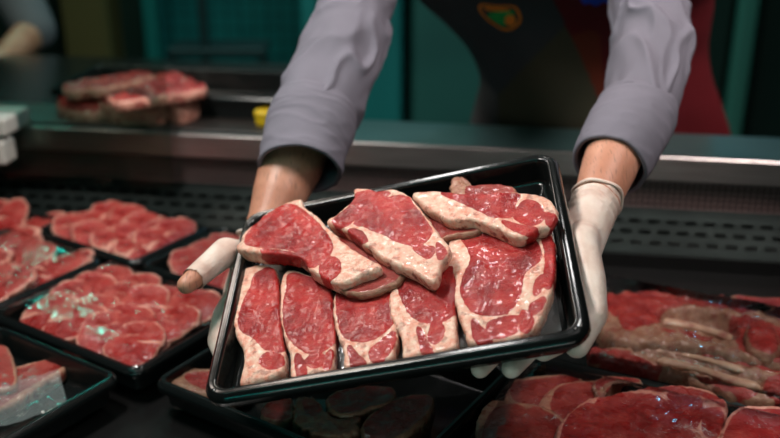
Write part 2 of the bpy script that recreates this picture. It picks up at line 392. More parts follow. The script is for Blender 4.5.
# meat pieces seen dark beneath the upper row
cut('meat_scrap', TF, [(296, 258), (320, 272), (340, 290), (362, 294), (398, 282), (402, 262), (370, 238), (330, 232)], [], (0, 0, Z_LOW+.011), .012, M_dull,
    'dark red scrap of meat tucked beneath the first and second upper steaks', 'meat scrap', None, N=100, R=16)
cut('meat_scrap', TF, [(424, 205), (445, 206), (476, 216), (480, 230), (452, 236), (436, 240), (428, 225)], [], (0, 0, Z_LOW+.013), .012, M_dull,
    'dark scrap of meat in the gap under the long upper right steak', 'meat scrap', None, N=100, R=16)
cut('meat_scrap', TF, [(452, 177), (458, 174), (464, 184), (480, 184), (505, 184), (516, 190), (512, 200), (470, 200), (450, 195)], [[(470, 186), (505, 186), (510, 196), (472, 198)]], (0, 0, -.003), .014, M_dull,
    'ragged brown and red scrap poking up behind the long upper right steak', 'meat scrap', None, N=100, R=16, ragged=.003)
# upper row, lying over the lower one
cut('steak', TF, [(290, 52), (300, 78), (345, 112), (395, 160), (440, 205), (500, 250), (560, 285), (592, 300), (585, 318), (540, 335), (500, 352), (450, 375), (400, 365), (350, 338), (318, 318), (298, 285), (250, 268), (180, 262), (110, 255), (44, 240), (52, 215), (75, 178), (110, 145), (160, 105), (215, 72), (260, 55)],
    [[(78, 215), (102, 165), (160, 115), (230, 76), (285, 92), (350, 148), (395, 205), (404, 250), (372, 290), (332, 312), (300, 285), (270, 252), (200, 238), (115, 232)], ell(400, 318, 36, 42, 20), [(150, 246), (240, 256), (290, 272), (240, 268), (150, 256)]],
    (.05, .05, Z_TOP+.006), .020, M_steak, 'upper left steak with round red eye and long fat tail pointing right', 'steak', G1, (225, 185), 3.808, bulge=.0006)
cut('steak', TF, [(125, 50), (165, 46), (210, 54), (270, 50), (320, 70), (355, 105), (400, 165), (440, 220), (475, 260), (472, 290), (442, 325), (428, 375), (402, 388), (335, 350), (275, 328), (212, 292), (160, 252), (110, 212), (60, 185), (22, 168), (60, 142), (100, 108), (122, 78)],
    [[(262, 80), (312, 82), (345, 118), (380, 165), (404, 205), (386, 240), (350, 256), (290, 242), (238, 216), (190, 198), (165, 186), (130, 178), (150, 145), (190, 110)], [(130, 72), (180, 60), (250, 64), (236, 80), (172, 112), (136, 148), (92, 188), (48, 166), (104, 118)], [(345, 266), (412, 265), (402, 300), (372, 290)], [(430, 250), (458, 285), (436, 305)], [(105, 200), (150, 208), (170, 240), (150, 240)]],
    (.02, .06, Z_TOP+.007), .019, M_steak, 'upper middle steak, broad red triangle with white fat along its lower edge', 'steak', G1, (320, 175), 3.65, bulge=.0006)
cut('steak', TF, [(35, 148), (60, 128), (150, 125), (220, 130), (300, 135), (400, 132), (470, 128), (560, 133), (640, 140), (700, 162), (736, 210), (736, 262), (700, 300), (650, 312), (600, 342), (540, 350), (470, 322), (420, 298), (360, 272), (320, 262), (250, 268), (190, 262), (150, 235), (90, 200)],
    [[(180, 135), (300, 140), (470, 138), (556, 150), (530, 190), (536, 228), (500, 250), (430, 250), (380, 225), (320, 200), (250, 168)], [(580, 178), (625, 182), (655, 200), (672, 240), (660, 275), (610, 290), (560, 272), (536, 248), (548, 215)], [(480, 275), (560, 298), (640, 312), (590, 336), (520, 308)], [(690, 240), (730, 250), (700, 290)]],
    (.0, .10, Z_TOP+.004), .018, M_steak, 'upper right steak, long with cream rind at left and round fatty end at right', 'steak', G1, (405, 165), 4.875, bulge=.0006)

# ---------------------------------------------------------------- the display case
ZP = CAMZ-.64                            # level of the display tray rims
ZB = ZP-.052                             # case floor
A_ANG = math.radians(57)
A = Vector((math.cos(A_ANG), math.sin(A_ANG), 0)); B = Vector((-math.sin(A_ANG), math.cos(A_ANG), 0))
N00 = Vector((-.328, 1.059, 0))
ZW = CAMZ-.52                            # worktop level
e0 = PL(0, 126, ZW); e1 = PL(780, 163, ZW)
wdir = (e1-e0).normalized(); wn = Vector((-wdir.y, wdir.x, 0)); WA = math.atan2(wdir.y, wdir.x)
WO = (e0+e1)/2
def case_m(z=0): return Matrix.Translation((WO.x, WO.y, z)) @ Matrix.Rotation(WA, 4, 'Z')
def case_obj(name, me, m, parent=None):
    o = link(name, me, m, parent)
    if parent is None: o.matrix_world = case_m()
    return o
case = empty('display_case', mw=case_m()); tag(case, 'refrigerated meat display case with black well, steel grille and slotted back panel', 'display case')
XL, XR = -1.7, 1.6
def cpart(name, me, m):
    return link(name, me, m, case)
cpart('case_floor', box_me('case_floor', XL, XR, -1.35, .02, ZB-.03, ZB-.001, .004), M_caseblack)
cpart('case_base', box_me('case_base', XL, XR, -1.25, .15, 0.02, ZB-.03, .01), M_caseblack)
cpart('front_lip', box_me('front_lip', XL, XR, -1.38, -1.35, 0.02, ZB+.01, .006), M_steel)
# back riser: grille, slotted panel, black kick
def grille_me():
    ms = []; x = XL; z1 = ZW-.047; z0 = ZW-.100; y = .020
    while x < XR: ms.append(box_me('b', x, x+.0028, y-.003, y, z0, z1)); x += .0108
    k = 0
    while z0+k*.0105 < z1+.002: ms.append(box_me('b', XL, XR, y-.0038, y-.0008, z0+k*.0105, z0+k*.0105+.0030)); k += 1
    return join_me('grille', ms)
cpart('grille', grille_me(), M_grille)
cpart('air_duct', box_me('air_duct', XL, XR, .05, .06, ZB, ZW-.03), M_dark)
def slot_me():
    bm = bmesh.new()
    ys, zs = (.022, ZW-.100), (-.085, ZW-.150)       # top edge, bottom edge of the slope
    vs = [0, .28, .36, .50, .58, .72, .80, 1.0]
    def pt(x, v): return (x, ys[0]+(zs[0]-ys[0])*v, ys[1]+(zs[1]-ys[1])*v)
    for r in range(len(vs)-1):
        v0, v1 = vs[r], vs[r+1]
        if r % 2 == 0: segs = [(XL, XR)]
        else:
            segs = []; off = (.016 if (r//2) % 2 else 0); x = XL+off; segs.append((XL, x+.001))
            while x < XR: segs.append((x+.020, min(x+.032, XR))); x += .032
        for a, b in segs:
            if b <= a: continue
            q = [bm.verts.new(pt(a, v0)), bm.verts.new(pt(b, v0)), bm.verts.new(pt(b, v1)), bm.verts.new(pt(a, v1))]; bm.faces.new(q)
    bmesh.ops.remove_doubles(bm, verts=bm.verts[:], dist=1e-5)
    bmesh.ops.solidify(bm, geom=bm.faces[:], thickness=.0015)
    me = bpy.data.meshes.new('slotted_panel'); bm.to_mesh(me); bm.free(); return me
cpart('slotted_panel', slot_me(), M_slot)
cpart('kick_panel', box_me('kick_panel', XL, XR, -.088, -.082, ZB, ZW-.149), M_caseblack)
cpart('duct_floor', box_me('duct_floor', XL, XR, -.082, .05, ZB, ZB+.004), M_dark)
# worktop
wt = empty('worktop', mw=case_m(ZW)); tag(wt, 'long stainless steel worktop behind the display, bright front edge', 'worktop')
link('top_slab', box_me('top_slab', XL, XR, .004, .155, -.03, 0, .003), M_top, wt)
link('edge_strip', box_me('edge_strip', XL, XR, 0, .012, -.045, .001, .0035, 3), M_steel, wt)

bcx = (case_m().inverted() @ PL(318, 120, ZW)).x
mt = link('darkening_mat', box_me('darkening_mat', XL+.1, (case_m().inverted() @ PL(272, 130, ZW)).x, .018, .150, .0005, .005, .002, 1), M_rubber2); mt.matrix_world = case_m(ZW); tag(mt, 'flat dark mat added to darken the worktop at the left, behind the white holder', 'mat')  # made-up mat, covers the bright steel to darken this stretch
bc = empty('back_counter', mw=case_m(0)); tag(bc, 'dark counter behind the left end of the worktop, carrying the meat pile', 'counter')
link('counter_top', box_me('counter_top', XL, bcx, .157, .62, ZW-.035, ZW-.002, .003), M_caseblack, bc)
link('counter_body', box_me('counter_body', XL+.03, bcx-.03, .18, .58, .0, ZW-.035, .003), M_rubber2, bc)
# ---- display trays
def disp_tray(near, la, lb, label, rot=0, depth=.04, group=None, name='display_tray', z=ZP):
    """near = corner nearest the camera; runs la along A and lb along B (world xy)"""
    r = Matrix.Rotation(rot, 3, 'Z'); a = r @ A; b = r @ B
    ctr = Vector((near.x, near.y, 0))+a*la/2+b*lb/2
    ang = math.atan2(a.y, a.x)
    t = empty(name, mw=Matrix.Translation((ctr.x, ctr.y, z-depth-.002)) @ Matrix.Rotation(ang, 4, 'Z'))
    tag(t, label, 'tray', group)
    child_mesh('tray_shell', tray_mesh('tray_shell', la, lb, depth, .009, .02), M_blackdisp, t, (0, 0, depth+.002))
    return t, a, b, ctr, ang
R_ = math.radians
t_main, *_m = disp_tray(N00, .225, .30, 'black display tray packed with red cutlets, just below the left thumb')
t_4, *_4 = disp_tray(N00+B*.31, .225, .25, 'black display tray with long slices at the left edge, left of the cutlets tray')
t_3, *_3 = disp_tray(N00+A*.236+B*.012, .20, .235, 'black display tray partly hidden behind the left thumb')
t_2, *_2 = disp_tray(N00+A*.236+B*.257, .185, .25, 'black display tray of overlapping slices in the back row, middle one on the left side')
t_1, *_1 = disp_tray(Vector((-.640, 1.475, 0)), .13, .27, 'black display tray at the far left of the back row', rot=R_(8))
t_fl, *_fl = disp_tray(N00-A*.305+B*.012+Vector((0, 0, 0)), .295, .25, 'black display tray in the bottom left corner with plastic film inside')
t_mid, *_mid = disp_tray(N00+Vector((.016, -.012, 0))-B*.385, .275, .375, 'black display tray with dark bony cuts, right under the held tray')
cr_ = N00+Vector((.016, -.012, 0))-B*.392+A*.268
rr = R_(8)
a2 = Matrix.Rotation(rr, 3, 'Z') @ A; b2 = Matrix.Rotation(rr, 3, 'Z') @ B
cr_ = PL(516, 357, ZP)
t_rf, *_rf = disp_tray(cr_-a2*.30-b2*.42, .30, .415, 'black display tray of large fresh steaks, bottom right corner', rot=rr)
t_rb, *_rb = disp_tray(cr_+a2*.012-b2*.45, .24, .445, 'black display tray with two rib racks at the right', rot=rr)

# ---- sliced meat in the left trays: one of each kind, then copies
def blob(rx, ry, seed, n=14, amp=.16, egg=0):
    return [((rx*(1+amp*noise.noise(Vector((math.cos(2*PI*i/n)*1.3+seed, math.sin(2*PI*i/n)*1.3, seed)))*2+egg*math.cos(2*PI*i/n)))*math.cos(2*PI*i/n),
             ry*(1+amp*noise.noise(Vector((math.cos(2*PI*i/n)*1.3+seed, math.sin(2*PI*i/n)*1.3, seed+9)))*2)*math.sin(2*PI*i/n)) for i in range(n)]
def slice_mesh(rx, ry, seed, th=.010, N=90, R=16):
    ol = blob(rx, ry, seed)
    l1 = [(x*.90-.0015, y*.89) for x, y in ol]
    rnd = random.Random(int(seed*100))
    # two or three muscles divided by seams of fat
    k = rnd.choice((2, 3, 3)); leans = []
    lo = np.array(l1)
    cuts = sorted(rnd.uniform(-.45, .45)*rx for _ in range(k-1))
    edges = [-9]+cuts+[9]; gap = .0016
    dn = cr(l1, 60)
    for i in range(k):
        a, b = edges[i]+gap, edges[i+1]-gap
        sl = rnd.uniform(-.4, .4)
        pp = [(min(max(x, a+sl*y), b+sl*y), y) for x, y in dn]
        leans.append([pp[j] for j in range(0, 60, 3)])
    return slab_mesh('meat_slice', ol, leans, th, N=N, R=R, rnd=.0035, soft=.0014, grow=.0004, plane=(0, 0, th), seed=seed, rough_h=.003, ragged=.001, dome=.003)
SL = [slice_mesh(.048, .034, 1.3), slice_mesh(.042, .036, 2.7), slice_mesh(.052, .032, 4.1), slice_mesh(.044, .030, 6.2)]
SLONG = [slice_mesh(.075, .030, 8.3), slice_mesh(.068, .027, 10.9)]
for me in SL+SLONG: me.materials.append(M_slice)
def put_slices(info, rows, label, group, meshes, pitch_a, pitch_b, tilt=18, jitter=.006, turn=0, zoff=.016, scale=1.0):
    a, b, ctr, ang = info; first = True
    for (ia, ib, dz) in rows:
        me = random.choice(meshes); o = bpy.data.objects.new('meat_slice', me); COL.objects.link(o)
        p = ctr+a*(ia*pitch_a+random.uniform(-1, 1)*jitter)+b*(ib*pitch_b+random.uniform(-1, 1)*jitter)
        o.rotation_euler = (R_(random.uniform(-6, 6)), R_(tilt+random.uniform(-5, 5)), ang+R_(turn)+R_(random.uniform(-22, 22)))
        o.location = (p.x, p.y, ZP-.042+zoff+dz)
        s = scale*random.uniform(.92, 1.1); o.scale = (s, s, 1)
        tag(o, label, 'meat slice', group)
rows = [(i, j, .004*((i+j) % 2)) for i in (-1.15, -.4, .4, 1.15) for j in (-1.5, -.5, .5, 1.5)]
put_slices(_m, rows, 'red cutlet packed in the cutlets tray just below the left thumb', 'cutlets in the tray below the left thumb', SL, .049, .057, tilt=-11, turn=30, zoff=.027, scale=1.14)
rows = [(i, j, 0) for i in (-.7, .6) for j in (-1.6, -.6, .4, 1.4)]
put_slices(_4, rows, 'long raw slice in the tray at the left edge, left of the cutlets', 'long slices in the left edge tray', SLONG, .070, .048, tilt=-7, turn=5, zoff=.026, scale=1.1)
rows = [(i, j, .003*(i > 0)) for i in (-1.0, 0, 1.0) for j in (-1.5, -.5, .5, 1.5)]
put_slices(_2, rows, 'raw slice overlapping others in the middle back tray on the left side', 'slices in the middle back tray', SL, .040, .052, tilt=-14, turn=70, zoff=.028, scale=1.05)
rows = [(i, j, 0) for i in (-.8, .2, 1.0) for j in (-1.2, 0, 1.2)]
put_slices(_3, rows, 'raw slice in the tray partly hidden behind the left thumb', 'slices in the tray behind the thumb', SL, .045, .050, tilt=-12, turn=60, zoff=.026, scale=1.05)
rows = [(0, -1.7, 0), (.1, -.7, .003), (0, .3, .003), (.1, 1.3, .004)]
put_slices(_1, rows, 'long raw slice in the tray at the far left of the back row', 'long slices in the far left back tray', SLONG, .05, .058, tilt=-6, turn=20, zoff=.024, scale=1.1)

# ---- rib racks, big slices, bony cuts: each its own outline on the level of its tray
DF = Frame(Matrix.Translation((0, 0, ZP)))
cut('rib_rack', DF, [(45, 45), (150, 25), (300, 30), (415, 42), (470, 75), (540, 100), (600, 150), (600, 230), (520, 225), (440, 205), (360, 190), (300, 180), (240, 172), (120, 165), (60, 130)],
    [[(55, 50), (180, 32), (330, 34), (415, 48), (480, 85), (420, 80), (300, 65), (225, 75), (210, 100), (150, 110), (90, 90)], [(120, 80), (200, 80), (210, 110), (130, 130)], [(250, 128), (350, 150), (345, 162), (250, 142)], [(430, 100), (520, 120), (590, 170), (590, 225), (520, 215), (450, 190), (440, 140)]],
    (0, 0, .022), .055, M_rib, 'rear rib rack at the right, behind the other rack, pale bone hollow in the middle', 'rib rack', None, (580, 280), 2.77, N=180, R=34, rough_h=.005, ragged=.003, rnd=.010, grow=.004, dips=[([(222, 78), (300, 76), (400, 92), (440, 120), (430, 165), (400, 165), (320, 145), (235, 130)], .022)])
cut('rib_rack', DF, [(100, 180), (170, 172), (250, 175), (330, 185), (400, 200), (480, 222), (545, 240), (600, 270), (600, 330), (520, 325), (480, 320), (400, 300), (300, 272), (220, 250), (120, 228), (40, 215), (30, 185)],
    [[(35, 190), (110, 198), (190, 222), (215, 245), (120, 225), (45, 212)], [(230, 172), (330, 182), (440, 208), (540, 238), (590, 268), (500, 242), (400, 215), (300, 196)], [(340, 255), (420, 275), (480, 300), (470, 312), (400, 292), (330, 268)], [(530, 275), (590, 280), (590, 325), (525, 315)]],
    (0, 0, .012), .05, M_rib, 'front rib rack at the right, long pale slab with a red stripe', 'rib rack', None, (580, 280), 2.77, N=180, R=34, rough_h=.005, ragged=.003, rnd=.010, grow=.004, dips=[([(130, 190), (250, 190), (400, 222), (500, 262), (515, 300), (450, 302), (330, 262), (215, 235)], .012)])
cut('brisket', DF, [(418, 40), (480, 45), (600, 55), (640, 120), (600, 150), (540, 105), (470, 75)], [], (0, 0, .016), .045, M_dull,
    'dark red boneless slab behind the rear rib rack at the right edge', 'meat', None, (580, 280), 2.77, N=90, R=14)
cut('membrane_knuckle', DF, [(462, 115), (500, 105), (545, 130), (560, 175), (540, 200), (490, 190), (460, 160)], [], (0, 0, .034), .03, M_rib,
    'shiny rounded knuckle of meat at the right end of the rear rack', 'meat', None, (580, 280), 2.77, N=90, R=14, rnd=.012)
M_bone = mat('rib_bone', (.42, .27, .18), .35); base(M_bone, ramp(M_bone, noise_tex(M_bone, 60, 4), [(.3, (.22, .05, .04)), (.5, (.40, .25, .17)), (.75, (.50, .35, .24))]))
racks = [o for o in COL.objects if o.name.startswith('rib_rack')]
def bone(rack, pts, z, r):
    bpy.context.view_layer.update()
    P = cr([DF.hit(580+x/2.77, 280+y/2.77, (0, 0, z)) for x, y in pts], 40, closed=False); V = []
    for k, (x, y) in enumerate(P):
        q = P[min(k+1, 39)]-P[max(k-1, 0)]; q = q/np.linalg.norm(q); rr_ = r*(.75+.35*abs(k/20-1))*(min(1, k/3+.3))*(min(1, (39-k)/3+.3))
        for i in range(12):
            a = 2*PI*i/12; V.append(DF.m @ Vector((x-q[1]*math.cos(a)*rr_*1.3, y+q[0]*math.cos(a)*rr_*1.3, z+math.sin(a)*rr_)))
    Fc = [(k*12+i, k*12+(i+1) % 12, (k+1)*12+(i+1) % 12, (k+1)*12+i) for k in range(39) for i in range(12)]
    o = link('rib_bone', mesh('rib_bone', V, Fc), M_bone); o.parent = rack; o.matrix_parent_inverse = rack.matrix_world.inverted()
bone(racks[0], [(225, 118), (300, 128), (380, 150), (450, 178)], .002, .0065)
bone(racks[0], [(240, 98), (320, 100), (400, 115), (440, 135)], .004, .005)
bone(racks[1], [(215, 225), (320, 245), (420, 278), (500, 300)], .004, .006)
bone(racks[1], [(140, 192), (240, 200), (350, 222), (460, 255)], .006, .005)
# large fresh steaks bottom right (zoom frame 420,340 scale 2.167)
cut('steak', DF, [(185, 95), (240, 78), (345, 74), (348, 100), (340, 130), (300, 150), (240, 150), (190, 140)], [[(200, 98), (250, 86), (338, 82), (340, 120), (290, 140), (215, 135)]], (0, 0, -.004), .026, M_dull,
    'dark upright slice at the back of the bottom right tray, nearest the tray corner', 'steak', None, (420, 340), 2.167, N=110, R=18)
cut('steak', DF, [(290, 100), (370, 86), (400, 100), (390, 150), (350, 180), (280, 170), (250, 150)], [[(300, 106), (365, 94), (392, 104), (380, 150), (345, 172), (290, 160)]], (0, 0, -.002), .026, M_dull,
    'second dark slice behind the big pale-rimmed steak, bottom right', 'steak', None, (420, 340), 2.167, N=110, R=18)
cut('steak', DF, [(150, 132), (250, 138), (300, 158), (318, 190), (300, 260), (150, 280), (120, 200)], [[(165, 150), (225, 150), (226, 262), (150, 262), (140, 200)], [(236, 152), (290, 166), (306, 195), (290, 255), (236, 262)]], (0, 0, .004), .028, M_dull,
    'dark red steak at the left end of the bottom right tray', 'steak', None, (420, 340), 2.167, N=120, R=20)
cut('bone_ring', DF, [(375, 90), (405, 78), (450, 78), (480, 84), (478, 95), (440, 92), (410, 96), (395, 110), (400, 122), (382, 120)], [], (0, 0, .004), .02, M_rib,
    'curved pale bone edge sticking up at the back of the bottom right tray', 'bone', None, (420, 340), 2.167, N=110, R=12, rnd=.004)
cut('steak', DF, [(290, 212), (305, 175), (335, 145), (370, 125), (420, 115), (470, 105), (520, 98), (580, 98), (640, 112), (668, 140), (660, 170), (640, 230), (560, 300), (300, 300)],
    [[(310, 200), (330, 160), (370, 138), (380, 180), (370, 290), (300, 290)], [(385, 132), (470, 118), (520, 125), (560, 170), (600, 225), (560, 290), (385, 290)], [(540, 115), (600, 125), (610, 160), (590, 190), (555, 155)], [(480, 106), (560, 103), (640, 120), (655, 145), (600, 118)], [(620, 150), (655, 160), (640, 210), (615, 195)]],
    (0, 0, .008), .036, M_slice, 'big bright red steak with branching white seams, bottom right', 'steak', None, (420, 340), 2.167, N=200, R=30, rough_h=.003)
cut('steak', DF, [(655, 190), (680, 150), (720, 140), (790, 145), (900, 170), (900, 300), (650, 300), (645, 230)],
    [[(665, 200), (690, 160), (740, 150), (890, 175), (890, 290), (700, 290), (700, 250), (660, 235)]], (0, 0, .008), .036, M_slice,
    'smooth red steak in the bottom right corner of the photo', 'steak', None, (420, 340), 2.167, N=140, R=20)
# middle tray (zoom frame 220,340 scale 3.545)
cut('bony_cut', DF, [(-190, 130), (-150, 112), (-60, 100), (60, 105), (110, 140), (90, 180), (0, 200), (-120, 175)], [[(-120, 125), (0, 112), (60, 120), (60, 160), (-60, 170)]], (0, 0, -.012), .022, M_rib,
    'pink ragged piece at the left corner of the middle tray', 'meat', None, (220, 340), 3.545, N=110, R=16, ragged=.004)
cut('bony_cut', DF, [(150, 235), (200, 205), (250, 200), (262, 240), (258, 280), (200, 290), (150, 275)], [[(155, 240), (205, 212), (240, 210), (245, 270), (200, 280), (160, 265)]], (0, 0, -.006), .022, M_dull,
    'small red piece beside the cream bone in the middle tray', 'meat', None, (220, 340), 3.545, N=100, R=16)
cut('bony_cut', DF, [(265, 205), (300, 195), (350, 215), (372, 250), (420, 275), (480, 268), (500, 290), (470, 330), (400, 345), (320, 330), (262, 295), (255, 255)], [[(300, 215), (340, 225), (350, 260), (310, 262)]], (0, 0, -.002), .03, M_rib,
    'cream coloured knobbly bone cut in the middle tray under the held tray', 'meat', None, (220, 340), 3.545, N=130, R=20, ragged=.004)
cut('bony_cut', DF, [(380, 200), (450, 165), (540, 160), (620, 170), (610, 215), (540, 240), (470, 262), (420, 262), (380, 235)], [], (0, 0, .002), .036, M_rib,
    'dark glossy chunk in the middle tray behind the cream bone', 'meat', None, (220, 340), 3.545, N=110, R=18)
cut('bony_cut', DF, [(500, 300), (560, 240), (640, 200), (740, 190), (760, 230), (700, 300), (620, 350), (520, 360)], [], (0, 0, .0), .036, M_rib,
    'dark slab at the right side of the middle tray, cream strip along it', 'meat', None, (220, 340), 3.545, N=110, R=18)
# bottom left
cut('meat_piece', DF, [(-60, 150), (0, 125), (120, 100), (225, 62), (252, 66), (246, 88), (190, 130), (100, 190), (20, 240), (-60, 260)], [[(-50, 160), (10, 135), (120, 108), (200, 80), (190, 115), (90, 175), (0, 235), (-50, 240)]], (0, 0, -.020), .018, M_dull,
    'long dark red piece lying in the bottom left tray', 'meat', None, (0, 327), 3.0, N=110, R=18)
cut('meat_piece', DF, [(-60, -20), (0, -22), (20, -8), (32, 40), (20, 60), (-60, 60)], [], (0, 0, -.010), .022, M_dull,
    'small piece at the left edge of the bottom left tray, beside the film', 'meat', None, (0, 355), 1.9, N=80, R=12)
fs = link('plastic_film', sheet('plastic_film', .14, .10, .006, 11, n=50, sc=22), M_filmhaze); p = PL(5, 402, ZP-.012)
fs.location = p; fs.rotation_euler = (0, 0, R_(25)); tag(fs, 'crumpled hazy plastic film in the bottom left tray', 'plastic film')
# cling film over trays
def cover(info, la, lb, label, z=.012, seed=1):
    a, b, ctr, ang = info
    me = sheet('cling_film', la-.012, lb-.012, .003, seed, n=60, sc=14)
    for v in me.vertices:                     # pulled down onto the rim at the edges, lifted over the meat
        ex = min(1, (1-abs(v.co.x)/((la-.012)/2))*5); ey = min(1, (1-abs(v.co.y)/((lb-.012)/2))*5)
        v.co.z = v.co.z*min(ex, ey)+z*math.sin(min(ex, ey)*PI/2)
    o = link('cling_film', me, M_film); o.location = (ctr.x, ctr.y, ZP+.001); o.rotation_euler = (0, 0, ang)
    tag(o, label, 'cling film')
cover(_m, .225, .30, 'clear cling film stretched over the cutlets tray below the left thumb', .008, 2)
cover(_rf, .30, .415, 'clear cling film over the big fresh steaks, bottom right', .018, 5)
cover(_rb, .24, .445, 'clear cling film over the two rib racks', .036, 8)
cover(_4, .225, .25, 'clear cling film over the long slices at the left edge', .008, 9)

# ---------------------------------------------------------------- glass pane at left
gp = empty('glass_partition', mw=case_m()); tag(gp, 'upright greenish glass pane across the left end of the worktop edge', 'glass pane')
ge = case_m().inverted() @ PL(176, 150, ZW-.03)
link('pane', box_me('pane', XL+.02, ge.x, -.030, -.022, ZW-.10, ZW+.95, .001, 1), M_glass, gp)
link('clamp_foot', box_me('clamp_foot', ge.x-.5, ge.x-.44, -.036, -.016, ZW-.13, ZW-.09, .002, 1), M_grille, gp)

# ---------------------------------------------------------------- body building
def seg_mesh(bm, p, q, r0, r1, flat=None):
    """tapered capsule between two joints; flat=(axis vector, factor) squashes it"""
    p = Vector(p); q = Vector(q); d = q-p; L = d.length
    z = d.normalized(); x = z.orthogonal().normalized()
    if flat: 
        fx = (flat[0]-z*flat[0].dot(z))
        if fx.length > 1e-4: x = fx.normalized()
    y = z.cross(x); fk = flat[1] if flat else 1
    prof = []
    for k in range(5): a = PI/2*k/5; prof.append((-r0*math.cos(a)*(1 if True else 1), r0*math.sin(a)))
    for k in range(5): prof.append((L*k/4, r0+(r1-r0)*k/4))
    for k in range(1, 6): a = PI/2*k/5; prof.append((L+r1*math.sin(a), r1*math.cos(a)))
    n = 20; rings = []
    for t, r in prof:
        if r < 1e-5: rings.append([bm.verts.new(p+z*t)]); continue
        rings.append([bm.verts.new(p+z*t+x*(r*fk*math.cos(2*PI*i/n))+y*(r*math.sin(2*PI*i/n))) for i in range(n)])
    for a, b in zip(rings, rings[1:]):
        if len(a) == 1: 
            for i in range(n): bm.faces.new((a[0], b[(i+1) % n], b[i]))
        elif len(b) == 1:
            for i in range(n): bm.faces.new((a[i], a[(i+1) % n], b[0]))
        else:
            for i in range(n): bm.faces.new((a[i], a[(i+1) % n], b[(i+1) % n], b[i]))
def chain(bm, pts, flat=None):
    for (p, r0), (q, r1) in zip(pts, pts[1:]): seg_mesh(bm, p, q, r0, r1, flat)
def ball(bm, c, r, sc=(1, 1, 1)):
    g = bmesh.ops.create_uvsphere(bm, u_segments=24, v_segments=16, radius=r)
    for v in g['verts']: v.co = Vector((v.co.x*sc[0], v.co.y*sc[1], v.co.z*sc[2]))+Vector(c)
def remesh(name, bm, voxel, smooth=4, clip=None):
    me = bpy.data.meshes.new(name); bmesh.ops.recalc_face_normals(bm, faces=bm.faces[:]); bm.to_mesh(me); bm.free()
    o = bpy.data.objects.new('tmp', me); COL.objects.link(o)
    r = o.modifiers.new('r', 'REMESH'); r.mode = 'VOXEL'; r.voxel_size = voxel; r.use_smooth_shade = True
    s = o.modifiers.new('s', 'SMOOTH'); s.factor = .5; s.iterations = smooth
    dg = bpy.context.evaluated_depsgraph_get(); out = bpy.data.meshes.new_from_object(o.evaluated_get(dg))
    bpy.data.objects.remove(o); out.name = name
    out.polygons.foreach_set('use_smooth', [True]*len(out.polygons)); return out

# hand rig, in the frame of the held tray (x right, y towards the butcher, z up through the tray)
def T(x, y, z): return TM @ Vector((x, y, z))
def to_tray(p): return TM.inverted() @ Vector(p)
wrL = W(265, 229, 1.25); wrR = W(592, 212, 1.135)
print('wristL tray coords', to_tray(wrL), 'wristR', to_tray(wrR))
HB = -TD-.014                             # finger centre height just under the tray bottom
def hand_chains(side):
    """side -1: viewer's left hand. returns list of (chain, kind)"""
    ch = []
    if side < 0:
        w = wrL
        palm0 = T(-.212, .075, -.064)
        k = [T(-.158, .040, HB-.006), T(-.150, .022, HB-.006), T(-.155, .000, HB-.006), T(-.168, -.020, HB-.006)]
        ends = [[T(-.118, .030, HB), T(-.092, .026, HB+.001), T(-.070, .024, HB+.002)],
                [T(-.106, .004, HB), T(-.078, -.002, HB+.001), T(-.054, -.006, HB+.002)],
                [T(-.112, -.025, HB), T(-.085, -.036, HB+.001), T(-.062, -.042, HB+.002)],
                [T(-.135, -.048, HB), T(-.116, -.060, HB+.001), T(-.098, -.068, HB+.002)]]
        th = [(w*.5+palm0*.5, .019), (W(226, 252, 1.165), .0165), (W(210, 265, 1.13), .0140), (W(196, 277, 1.105), .0130), (W(186, 285, 1.09), .0110)]
    else:
        w = wrR
        palm0 = T(.200, .030, -.066)
        k = [T(.178, -.030, HB-.006), T(.160, -.026, HB-.008), T(.142, -.014, HB-.008), T(.126, .004, HB-.006)]
        ends = [[T(.176, -.080, HB-.002), T(.166, -.113, HB-.001), T(.150, -.126, HB+.004)],
                [T(.146, -.085, HB-.002), T(.132, -.117, HB-.002), T(.116, -.140, HB+.003)],
                [T(.118, -.078, HB-.002), T(.100, -.110, HB-.002), T(.084, -.133, HB+.002)],
                [T(.096, -.058, HB-.002), T(.080, -.088, HB-.002), T(.068, -.108, HB+.002)]]
        th = [(w*.5+palm0*.5, .019), (T(.209, .010, -.032), .0165), (T(.210, -.045, -.034), .0145), (T(.206, -.090, -.040), .0130), (T(.184, -.128, -.041), .0110)]
    mid = sum((q for q in k), Vector())/4
    for q, r in zip(k, (.0145, .015, .0145, .013)):
        ch.append([(w, .024), (palm0*.6+q*.4, .019), (q, r)])
    ch.append([(w, .027), (palm0, .024), (mid, .017)])
    if side < 0: ch.append([(palm0, .020), (T(-.219, .02, -.050), .0165), (T(-.219, -.02, -.049), .015), (T(-.205, -.055, -.050), .012)])
    for q, e, r in zip(k, ends, (.0105, .0108, .0102, .009)):
        ch.append([(q, r+.002), (e[0], r), (e[1], r-.0008), (e[2], r-.0022)])
    return ch, th, w
